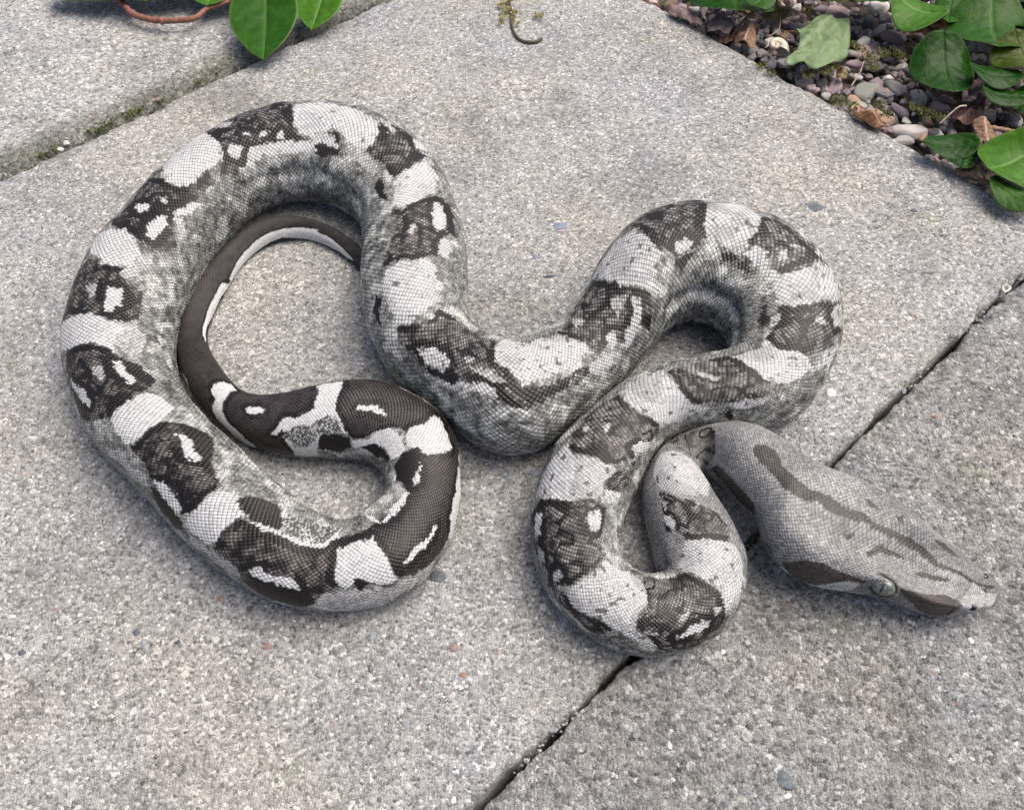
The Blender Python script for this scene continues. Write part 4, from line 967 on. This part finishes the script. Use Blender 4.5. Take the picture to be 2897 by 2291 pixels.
def blade(name, base, tip, width, mat, parent, zb=.010, zt=.010, fold=.25, cup=.0, droop=.0, notch=0.0, wav=.0, roll=0.0, peak=.48, seed=0, crumple=0.0, pw=.56):
    """broad oval leaf from base to tip (image points on planes zb, zt), width in photo pixels; folded along the midrib"""
    zb *= .62; zt *= .62
    B = at(base[0], base[1], zb); Tp = at(tip[0], tip[1], zt); ax_ = Tp - B; L = np.linalg.norm(ax_); ax_ /= L
    side = np.cross(ax_, [0, 0, 1]); side /= np.linalg.norm(side); side = side * math.cos(roll) + np.array([0, 0, 1]) * math.sin(roll)
    up = np.cross(side, ax_); 
    W_ = width * np.linalg.norm((B + Tp) / 2 - np.array([0, 0, CAM_H])) / FPX / 2 * 1.08
    NU, NW = 36, 25; s = np.linspace(0, 1, NU)[:, None] * np.ones((1, NW)); w = np.linspace(-1, 1, NW)[None] * np.ones((NU, 1))
    pk = math.log(.5) / math.log(peak); prof = np.abs(np.sin(np.pi * s ** pk)) ** pw
    prof = prof * (1 + wav * .25 * np.sin(s * 19 + w * 2 + seed))
    along = s - notch * np.abs(w) * 0 + .05 * (1 - np.abs(w)) * np.sin(np.pi * s) * 0
    ln = along * L + np.where(s > .5, 1, -1) * 0
    lat_ = w * W_ * prof
    h = fold * np.abs(lat_) + cup * W_ * (s - .5) ** 2 * 4 - droop * L * s ** 2 - cup * W_ * (lat_ / W_) ** 2
    vein_pos = (s * 6.5 - np.abs(w) * prof * 1.9) % 1.0
    side_v = np.exp(-((vein_pos - .5) / .035) ** 2) * (np.abs(w) < .90) * .65 * np.clip(1.15 - np.abs(w), 0, 1) * .55
    midr = np.exp(-(lat_ / (W_ * .026)) ** 2)
    Q = np.stack([ln, lat_, np.zeros_like(ln)], -1) + seed
    h = h + (vnoise(Q, 110, seed + 3) - .5) * .0012 + (vnoise(Q, 420, seed + 4) - .5) * .0003 + wav * W_ * .25 * np.sin(s * 11 + seed) * np.abs(w) ** 2 + crumple * ((vnoise(Q, 230, seed + 7) - .5) * .009 + (vnoise(Q, 520, seed + 8) - .5) * .003)
    h = h - .0003 * np.exp(-((vein_pos - .5) / .12) ** 2) * (np.abs(w) < .9) - .0004 * midr
    V = B + ax_ * ln[..., None] + side * lat_[..., None] + up * h[..., None]
    col = np.zeros(V.shape[:2] + (4,)); col[..., 0] = np.maximum(side_v, midr); col[..., 1] = (np.abs(w) > .97) * .8; col[..., 3] = 1
    g = np.arange(NU * NW).reshape(NU, NW)
    o = mesh_np(name, V.reshape(-1, 3), [quads(g)], mat, parent, True, col.reshape(-1, 4), origin=None if parent is not None else B)
    md = o.modifiers.new('thick', 'SOLIDIFY'); md.thickness = .00028
    return o

def outline_leaf(name, pts, mat, parent, z=.0, fold_line=None, bulge=.006, crumple=.003, seed=1, o0=(1797, 0), sc=1.9636, tilt=0):
    """dry or fallen leaf cut to a traced outline lying on the gravel, crumpled and folded, with its own thickness"""
    P2 = np.array([(o0[0] + x / sc, o0[1] + y / sc) for x, y in pts]); n = len(P2)
    m = 72; tt_ = np.linspace(0, n, m, endpoint=False); i = tt_.astype(int); f = (tt_ - i)[:, None]
    g = lambda k: P2[(i + k) % n]
    a, b, c, d = g(-1), g(0), g(1), g(2); R = .5 * (2 * b + (c - a) * f + (2 * a - 5 * b + 4 * c - d) * f * f + (3 * b - a - 3 * c + d) * f ** 3)
    R = .6 * R + .4 * (b + (c - b) * f)
    W3 = at(R[:, 0], R[:, 1], z); cen = W3.mean(0)
    if fold_line: l0 = at(o0[0] + fold_line[0] / sc, o0[1] + fold_line[1] / sc, z); l1 = at(o0[0] + fold_line[2] / sc, o0[1] + fold_line[3] / sc, z)
    else:
        k = np.argmax(np.linalg.norm(W3 - cen, axis=1)); l0 = W3[k]; l1 = 2 * cen - l0
    dl = (l1 - l0) / np.linalg.norm(l1 - l0); nl = np.array([-dl[1], dl[0], 0])
    NR = 14; rr_ = np.linspace(0, 1, NR + 1)[1:]
    V = [cen[None]] + [cen + (W3 - cen) * r for r in rr_]; V = np.concatenate(V); rad = np.concatenate([[0]] + [np.full(m, r) for r in rr_])
    dist = (V - l0) @ nl; along = (V - l0) @ dl; wmax = np.abs(dist).max() + 1e-6
    z_ = bulge * (1 - (np.abs(dist) / wmax) ** 1.3) + crumple * ((vnoise(V, 190, seed) - .5) * 2 + (vnoise(V, 420, seed + 1) - .5)) + tilt * dist
    V = V.copy(); V[:, 2] += z_
    vp = (along / wmax * 2.0 - np.abs(dist) / wmax * 1.2) % 1
    ve = np.maximum(np.exp(-(dist / (wmax * .045)) ** 2), .6 * np.exp(-((vp - .5) / .07) ** 2))
    col = np.zeros((len(V), 4)); col[:, 0] = ve; col[:, 1] = (rad > .98) * .5; col[:, 3] = 1
    F = [np.array([[0, 1 + j, 1 + (j + 1) % m] for j in range(m)])]
    q = np.array([[1 + r * m + j, 1 + (r + 1) * m + j, 1 + (r + 1) * m + (j + 1) % m, 1 + r * m + (j + 1) % m] for r in range(NR - 1) for j in range(m)])
    o = mesh_np(name, V, F + [q], mat, parent, True, col, origin=None if parent is not None else cen)
    md = o.modifiers.new('thick', 'SOLIDIFY'); md.thickness = .0003
    return o

def tube(name, pts, r0, r1, mat, parent=None, knob=.12, seed=0, ns=9):
    P = np.array(pts, float); n = len(P); t = np.linspace(0, n - 1.001, (n - 1) * 12 + 1); C_ = spline(P, t)
    V = []; m = len(C_)
    for k in range(m):
        d = C_[min(k + 1, m - 1)] - C_[max(k - 1, 0)]; d /= np.linalg.norm(d); s_ = np.cross(d, [0, 0, 1.0]); s_ /= np.linalg.norm(s_) + 1e-9; u = np.cross(s_, d)
        r = (r0 + (r1 - r0) * k / (m - 1)) * (1 + knob * math.sin(k * 1.7 + seed) + (.35 if (k + seed) % 17 == 8 else 0))
        if k in (0, m - 1): r *= .5
        for j in range(ns):
            a = j / ns * 6.2832; V.append(C_[k] + (s_ * math.cos(a) + u * math.sin(a)) * r)
    V = np.array(V); g = np.arange(m * ns).reshape(m, ns); g = np.concatenate([g, g[:, :1]], 1)
    caps = [np.array([[0, j, j + 1] for j in range(1, ns - 1)]), np.array([[(m - 1) * ns, (m - 1) * ns + j + 1, (m - 1) * ns + j] for j in range(1, ns - 1)])]
    return mesh_np(name, V, [quads(g)] + caps, mat, parent, True, None, origin=None if parent is not None else P[0])

def c2(x, y, z=0.0): return at(200 + x / 2.4, y / 2.4, z)          # upper left crop
def cT(x, y, z=0.0): return at(1797 + x / 1.9636, y / 1.9636, z)    # upper right crop
def N2(x, y): return (200 + x / 2.4, y / 2.4)
def NTp(x, y): return (1797 + x / 1.9636, y / 1.9636)

# creeper hanging over the left slab
pl = empty('creeping_plant', tuple(c2(1130, -60, 0))); tag(pl, 'leafy creeper with a red brown stem arching over the left slab at the upper edge', 'plant')
def keep(o, par):                                                   # children built in world space: undo the parent's offset
    o.matrix_parent_inverse = Matrix.Translation(-par.location); return o
keep(tube('stem', [c2(300, -40, 0.0099), c2(345, 10, 0.0087), c2(420, 95, 0.0074), c2(560, 138, 0.0068), c2(700, 142, 0.0074), c2(840, 125, 0.0081), c2(930, 60, 0.0087), c2(1050, 22, 0.0099), c2(1150, -20, 0.0112)], .0022, .0013, m_stem, pl, .08, 1), pl)
keep(blade('leaf', N2(560, -260), N2(545, 62), 440, GREEN_D, pl, .020, .010, .10, .1, seed=1), pl)
keep(blade('leaf', N2(1000, -170), N2(930, 50), 105, GREEN_L, pl, .022, .016, .12, .1, seed=2), pl)
keep(blade('leaf', N2(1330, -190), N2(1310, 408), 156, GREEN, pl, .030, .012, .3, .1, droop=.03, seed=3, peak=.52, pw=.70), pl)
keep(blade('leaf', N2(1750, -150), N2(1640, 218), 106, GREEN_L, pl, .026, .010, .25, .1, seed=4, peak=.5, pw=.72), pl)
keep(blade('leaf', N2(1080, -200), N2(1180, -10), 90, GREEN_D, pl, .024, .02, .12, .1, seed=5), pl)

# evergreen shrub with round leaves reaching in from the top right
p2 = empty('creeping_plant', tuple(cT(1900, 0, -.006))); tag(p2, 'shrub with round glossy green leaves hanging over the gravel in the upper right corner', 'plant')
TL = [((2060, 30), (2250, 200), 120, GREEN, .020, .022, .12, .5), ((1860, 120), (1900, 330), 90, GREEN_D, .014, .016, .12, .5), ((2300, 200), (2120, 330), 120, GREEN, .026, .018, .15, .5), ((1880, -120), (1800, 60), 110, GREEN, .026, .020, .15, .5), ((2250, 480), (2090, 640), 70, GREEN_D, .012, .006, .2, .5),((560, -190), (548, 128), 205, GREEN_D, .030, .016, .10, .45), ((760, -60), (640, 55), 62, GREEN, .034, .030, .2, .5), ((900, -190), (935, 52), 155, GREEN_D, .032, .020, .12, .5), ((1190, -190), (1235, 68), 165, GREEN, .034, .022, .12, .5),
      ((1712, 118), (1400, -10), 135, GREEN_L, .024, .030, .10, .5), ((1735, 150), (1770, -90), 62, GREEN, .026, .034, .15, .5), ((1970, -60), (1985, 322), 172, GREEN, .040, .026, .14, .55),
      ((2230, 420), (2080, 210), 130, GREEN_Y, .030, .034, .1, .55), ((1690, 212), (1745, 556), 140, GREEN_D, .030, .014, .16, .45), ((1838, 395), (2142, 445), 76, GREEN_D, .030, .026, .2, .55),
      ((1915, 520), (2260, 560), 60, GREEN_D, .022, .022, .2, .35), ((2240, 60), (2180, 200), 90, GREEN, .034, .030, .1, .5), ((2150, -120), (2230, 60), 120, GREEN_D, .036, .034, .1, .5), ((1450, -200), (1420, -10), 120, GREEN_D, .03, .026, .1, .5)]
for k, (b, t_, w, m, zb, zt, fo, pk) in enumerate(TL):
    keep(blade('leaf', NTp(*b), NTp(*t_), w, m, p2, zb, zt, fo, .34, seed=20 + k, peak=pk, wav=.03), p2)
keep(tube('stem', [cT(1960, -60, 0.0150), cT(1900, 25, 0.0130), cT(1830, 90, 0.0100), cT(1770, 140, 0.0070), cT(1725, 195, 0.0030)], .0011, .0014, m_stem, p2, .1, 2), p2)
keep(tube('stem', [cT(760, -80, 0.0150), cT(690, 40, 0.0110), cT(620, 95, 0.0070), cT(560, 170, 0.0030), cT(520, 230, -0.0040)], .0007, .0009, m_twig, p2, .1, 3), p2)
keep(tube('stem', [cT(1690, 215, 0.0140), cT(1600, 300, 0.0070), cT(1590, 420, 0.0020), cT(1700, 560, -0.0030), cT(1860, 590, -0.0040)], .0008, .0007, m_twig, p2, .1, 4), p2)

p3 = empty('creeping_plant', tuple(cT(2000, 1010, -.004))); tag(p3, 'low sprig of green leaves on a dark stem overhanging the middle slab at the right', 'plant')
for k, (b, t_, w, m, zb, zt, fo, pk) in enumerate([((1905, 800), (1588, 822), 82, GREEN_D, .016, .012, .22, .42), ((1800, 950), (1850, 775), 62, GREEN_D, .010, .014, .12, .5), ((1938, 990), (2330, 770), 170, GREEN_L, .012, .026, .14, .5), ((1955, 1020), (2290, 1150), 96, GREEN, .011, .014, .15, .5)]):
    keep(blade('leaf', NTp(*b), NTp(*t_), w, m, p3, zb, zt, fo, .34, seed=40 + k, peak=pk), p3)
keep(tube('stem', [cT(1780, 940, 0.0030), cT(1860, 975, 0.0040), cT(1950, 1012, 0.0050), cT(2060, 1040, 0.0040), cT(2250, 1130, 0.0020)], .0010, .0013, m_twig, p3, .1, 3), p3)

# fallen and dry leaves on the gravel
tag(outline_leaf('fallen_leaf', [(1020,120),(1090,152),(1172,150),(1186,230),(1180,310),(1100,360),(1000,400),(900,400),(818,408),(830,372),(886,328),(900,240),(878,198),(940,190)], GREEN_P, None, .004, (830, 400, 1060, 150), .007, .0022, 3), 'pale grey green fallen leaf curled on the gravel', 'leaf')
for nm, pts, m, z, bl, lab in (
    ('dry_leaf', [(1205,640),(1240,615),(1290,625),(1350,680),(1396,746),(1300,715),(1215,668)], BROWN, .001, .005, 'small rolled brown leaf at the slab edge below the pale fallen leaf'),
    ('dry_leaf', [(1870,690),(1910,675),(1960,710),(2000,745),(1990,800),(1940,830),(1890,800),(1880,740)], TAN, .003, .004, 'tan dead leaf with cream veins lying by the twig'),
    ('dry_leaf', [(1890,790),(1950,850),(1945,995),(1880,975),(1808,948),(1850,880)], OLIVE_B, .002, .003, 'faded olive brown leaf under the low sprig at the slab edge'),
    ('dry_leaf', [(1760,640),(1850,580),(1920,590),(1925,650),(1880,690),(1800,720),(1750,700)], DKRED, -.001, .004, 'dark reddish crumpled leaf above the tan dead leaf'),
    ('dry_leaf', [(1476,145),(1560,172),(1640,150),(1706,128),(1722,182),(1640,238),(1560,215),(1500,226)], ORANGE, .004, .004, 'orange brown curled leaf beneath the light green leaf'),
    ('dry_leaf', [(402,185),(410,130),(482,88),(546,140),(515,200),(450,195)], MAUVE, .003, .003, 'pinkish leaf lying beside the slab edge near the upper left of the gravel'),
    ('dry_leaf', [(180,70),(240,45),(310,60),(368,125),(362,168),(290,130),(210,100)], MAUVE, .002, .003, 'dull mauve dead leaf in the top corner of the gravel beside the slab'),
    ('dry_leaf', [(552,240),(575,165),(640,148),(665,200),(660,275),(600,265)], TAN, .002, .005, 'crumpled tan leaf next to the snail shell'),
    ('dry_leaf', [(420,200),(520,190),(560,240),(500,260),(440,235)], DKRED, -.002, .003, 'dark red leaf scrap under the pinkish leaf'),
    ('dry_leaf', [(700,40),(800,30),(905,80),(890,110),(800,130),(720,110)], OLIVE_B, .000, .004, 'greyish brown withered leaf at the upper edge above the snail shell'),
    ('dry_leaf', [(1850,460),(1920,455),(1985,480),(1960,510),(1900,520),(1880,580),(1850,570)], MAUVE, .006, .003, 'pale pinkish leaf scrap under the dark green leaves at the right'),
    ('dry_leaf', [(1130,400),(1170,395),(1180,420),(1150,450),(1120,440)], OLIVE_B, .000, .003, 'small olive leaf scrap by the tip of the pale fallen leaf')):
    tag(outline_leaf(nm, pts, m, None, z, None, bl, .0022, seed=len(lab)), lab, 'dry leaf', 'dead leaves on the gravel')
ring = tube('dead_tendril', [cT(1200, 610, .004), cT(1215, 590, .005), cT(1240, 605, .005), cT(1225, 635, .003), cT(1205, 625, .002)], .0007, .0005, simple('tendril_tan', (.42, .30, .20), .8, .2), None, .05, 5)
tag(ring, 'tan curled leaf stalk beside the small rolled brown leaf', 'leaf stalk')
tw = tube('twig', [cT(1690, 690, .004), cT(1790, 600, .010), cT(1840, 590, .010)], .0004, .0005, simple('twig_pale', (.42, .36, .28), .8, .2), None, .1, 2); tag(tw, 'thin pale twig leaning over the dark reddish leaf', 'twig')
tw = tube('twig', [cT(1955, 708, .005), cT(2040, 722, .005), cT(2170, 748, .004), cT(2260, 760, .004)], .0013, .0014, simple('twig_tan', (.24, .16, .11), .8, .2), None, .1, 2); tag(tw, 'thicker brown twig lying across the gravel at the right edge', 'twig')
for k, (pts, lab) in enumerate((([(760, 100), (800, 80), (800, 160), (740, 205)], 'thin curled straw stem above the snail shell'), ([(820, 180), (870, 175), (920, 185), (960, 200)], 'dark thin twig left of the pale fallen leaf'), ([(860, 40), (930, 100), (990, 160)], 'straw stalk behind the pale fallen leaf'), ([(1400, 395), (1480, 460), (1540, 440), (1580, 520)], 'thin dry stem beside the dark green leaf'), ([(1200, 480), (1250, 400), (1270, 340)], 'short dry stem right of the pale fallen leaf'))):
    tag(tube('straw', [cT(x, y, .002 + .001 * (k % 3)) for x, y in pts], .0004, .0003, m_twig if k % 2 else simple('straw_%d' % k, (.34, .27, .18), .8, .2), None, .1, k), lab, 'straw', 'dry stalks on the gravel')

# snail shell: a tapering coil
def shell(cx_, cy_, size_px, z):
    C0 = cT(cx_, cy_, z); k = np.linalg.norm(C0 - np.array([0, 0, CAM_H])) / FPX * size_px / 1.9636 / 2
    V = []; NS, M = 110, 18
    for i in range(NS):
        f = i / (NS - 1); a = f * 2.6 * 2 * math.pi; g = math.exp(-.29 * a / 1.25); R_ = .58 * g; r = .44 * g
        cz = .42 * (1 - g)
        for j in range(M):
            b = j / M * 6.2832; q = R_ + r * math.cos(b); V.append((q * math.cos(a), q * math.sin(a), cz + r * math.sin(b) * .95))
    V = np.array(V) * k; g_ = np.arange(NS * M).reshape(NS, M); g_ = np.concatenate([g_, g_[:, :1]], 1)
    t = NT('shell'); wv = t.noise(700, 4, .6).outputs[0]
    m = t.out(t.ramp(wv, [(.3, (.36, .24, .22)), (.5, (.52, .48, .38)), (.7, (.66, .62, .52))]), t.bump(wv, .0004), .4, .4)
    o = mesh_np('snail_shell', V, [quads(g_)], m); o.location = C0; o.rotation_euler = (math.radians(18), math.radians(12), math.radians(-30)); return o
tag(shell(775, 268, 150, .001), 'pale coiled snail shell with pinkish streaks beside the pale fallen leaf', 'snail shell')

# moss: many tiny leaflets scattered along short strands
def moss(name, spots, label, seed, base=at, lsz=.0011, parent=None):
    r = np.random.default_rng(seed); V, F, k = [], [], 0
    for (P_, rad, cnt) in spots:
        for _ in range(cnt):
            a = r.random() * 6.283; q = rad * math.sqrt(r.random()); c = P_ + np.array([q * math.cos(a), q * math.sin(a), abs(r.normal()) * rad * .22])
            d = r.normal(size=3); d[2] = abs(d[2]) * .7; d /= np.linalg.norm(d); s_ = np.cross(d, r.normal(size=3)); s_ /= np.linalg.norm(s_); l = lsz * r.uniform(.6, 1.5)
            V += [c, c + d * l * .5 + s_ * l * .32, c + d * l, c + d * l * .5 - s_ * l * .32]; F.append((k, k + 1, k + 2, k + 3)); k += 4
    o = mesh_np(name, V, [np.array(F)], m_moss, parent, False); o['kind'] = 'stuff'
    if label: o['label'] = label
    return o
GM = [(1300,330,60,260),(1380,300,50,200),(1460,310,45,160),(1250,280,40,120),(1210,250,35,100),(1050,400,55,240),(960,420,50,200),(1100,380,40,140),(1620,640,60,240),(1560,600,50,140),(1700,660,40,140),(1130,570,55,200),(1200,590,40,120),(1360,600,50,140),(1400,640,40,120),(1320,380,40,120),(700,370,35,110),(750,410,35,110),(1570,270,50,160),(960,70,40,120),(1480,330,40,110),(990,110,40,100)]
moss('moss', [(cT(x, y, .001), s / 1.9636 / FPX * .42, n * 1) for x, y, s, n in GM], 'olive moss straggling over the gravel', 3)
JM = [(370,325,26,170),(395,312,16,80),(300,352,28,170),(285,368,18,80),(255,378,16,40),(140,430,22,130),(120,445,14,60),(20,470,20,60),(560,238,14,30),(610,210,14,25),(460,285,12,25)]
m_moss2 = simple('moss_bright', (.10, .115, .04), .85, .15, 500, .45, .0003)
jm = moss('moss', [(at(x, y, -.004), s / FPX * .38, n // 2) for x, y, s, n in JM], 'bright green moss growing in the joint beside the left slab', 4, lsz=.0016); jm.data.materials[0] = m_moss2
for k, (x, y, s, mk, lab) in enumerate(((187, 406, 26, 'white', 'small white stone in the mossy joint, upper one of two'), (171, 424, 24, 'white', 'small white stone in the mossy joint, lower one of two'), (447, 282, 26, 'red', 'reddish brown crumb lodged in the upper joint'), (1560, 2058, 32, 'grey', 'pinkish grey stone wedged in the lower joint'), (2838, 850, 22, 'slate', 'round bluish stone at the lip of the lower joint near the right edge'), (2555, 1105, 20, 'grey', 'crumb of concrete in the lower joint near the head'), (150, 400, 14, 'orange', 'tiny tan crumb beside the white stones'), (2712, 955, 14, 'slate', 'small dark stone in the lower joint beyond the head'))):
    p = at(x, y, -.002); me = pebble_mesh(400 + k, s / FPX * .19, s / FPX * .15, s / FPX * .11, m_chip[mk], .8)
    o = link(bpy.data.objects.new('small_stone', me)); o.location = p; o.rotation_euler = (.3, .2, k); tag(o, lab, 'stone', 'loose stones in the joints')
hs = tube('seed_husk', [at(2836, 812, .001), at(2850, 808, .002), at(2858, 816, .002), at(2842, 826, .001), at(2836, 812, .001)], .00045, .00045, simple('husk_cream', (.70, .66, .54), .6, .3), None, .02, 2)
tag(hs, 'tiny cream ring of husk lying over the lower joint at the right', 'seed husk')

# little mossy sprig lying on the middle slab at the top
def cS(x, y, z=.001): return at(1350 + x / 6.171, y / 6.171, z)
sp = tube('moss_sprig', [cS(560, -120), cS(570, 60), cS(600, 220), cS(600, 380), cS(640, 560), cS(740, 690), cS(880, 740), cS(1020, 735), cS(1130, 680)], .0006, .0010, simple('sprig_brown', (.10, .085, .06), .9, .1), None, .15, 3)
tag(sp, 'hooked brown twig with yellowish moss lying on the slab at the upper edge', 'twig')
r = np.random.default_rng(9)
def tuft(spots, seed, mat, lsz):
    o = moss('moss_tuft', [(P_, rad, n) for P_, rad, n in spots], None, seed, lsz=lsz, parent=sp); o.data.materials[0] = mat; o.matrix_parent_inverse = Matrix.Translation(-sp.location); return o
tuft([(cS(450, 100), .0028, 90), (cS(520, 180), .002, 50), (cS(650, 230), .0024, 70), (cS(450, 300), .0026, 60), (cS(640, 340), .002, 40), (cS(420, 420), .0018, 30), (cS(700, 430), .0014, 20), (cS(560, 20), .0022, 50)], 5, simple('moss_yellow', (.30, .27, .09), .9, .1, 500, .5, .0003), .0014)
o = moss('moss_tuft', [(cS(1070, 290), .0030, 90)], None, 6, lsz=.0013); o.data.materials[0] = bpy.data.materials['moss_yellow']; del o['kind']; tag(o, 'crumb of yellow moss to the right of the hooked twig', 'moss')
for o in list(COL.objects):
    if o.name.startswith('moss') and o.parent is None and o.get('kind') == 'stuff': o.parent = gravel_bed if o is not jm else pavement
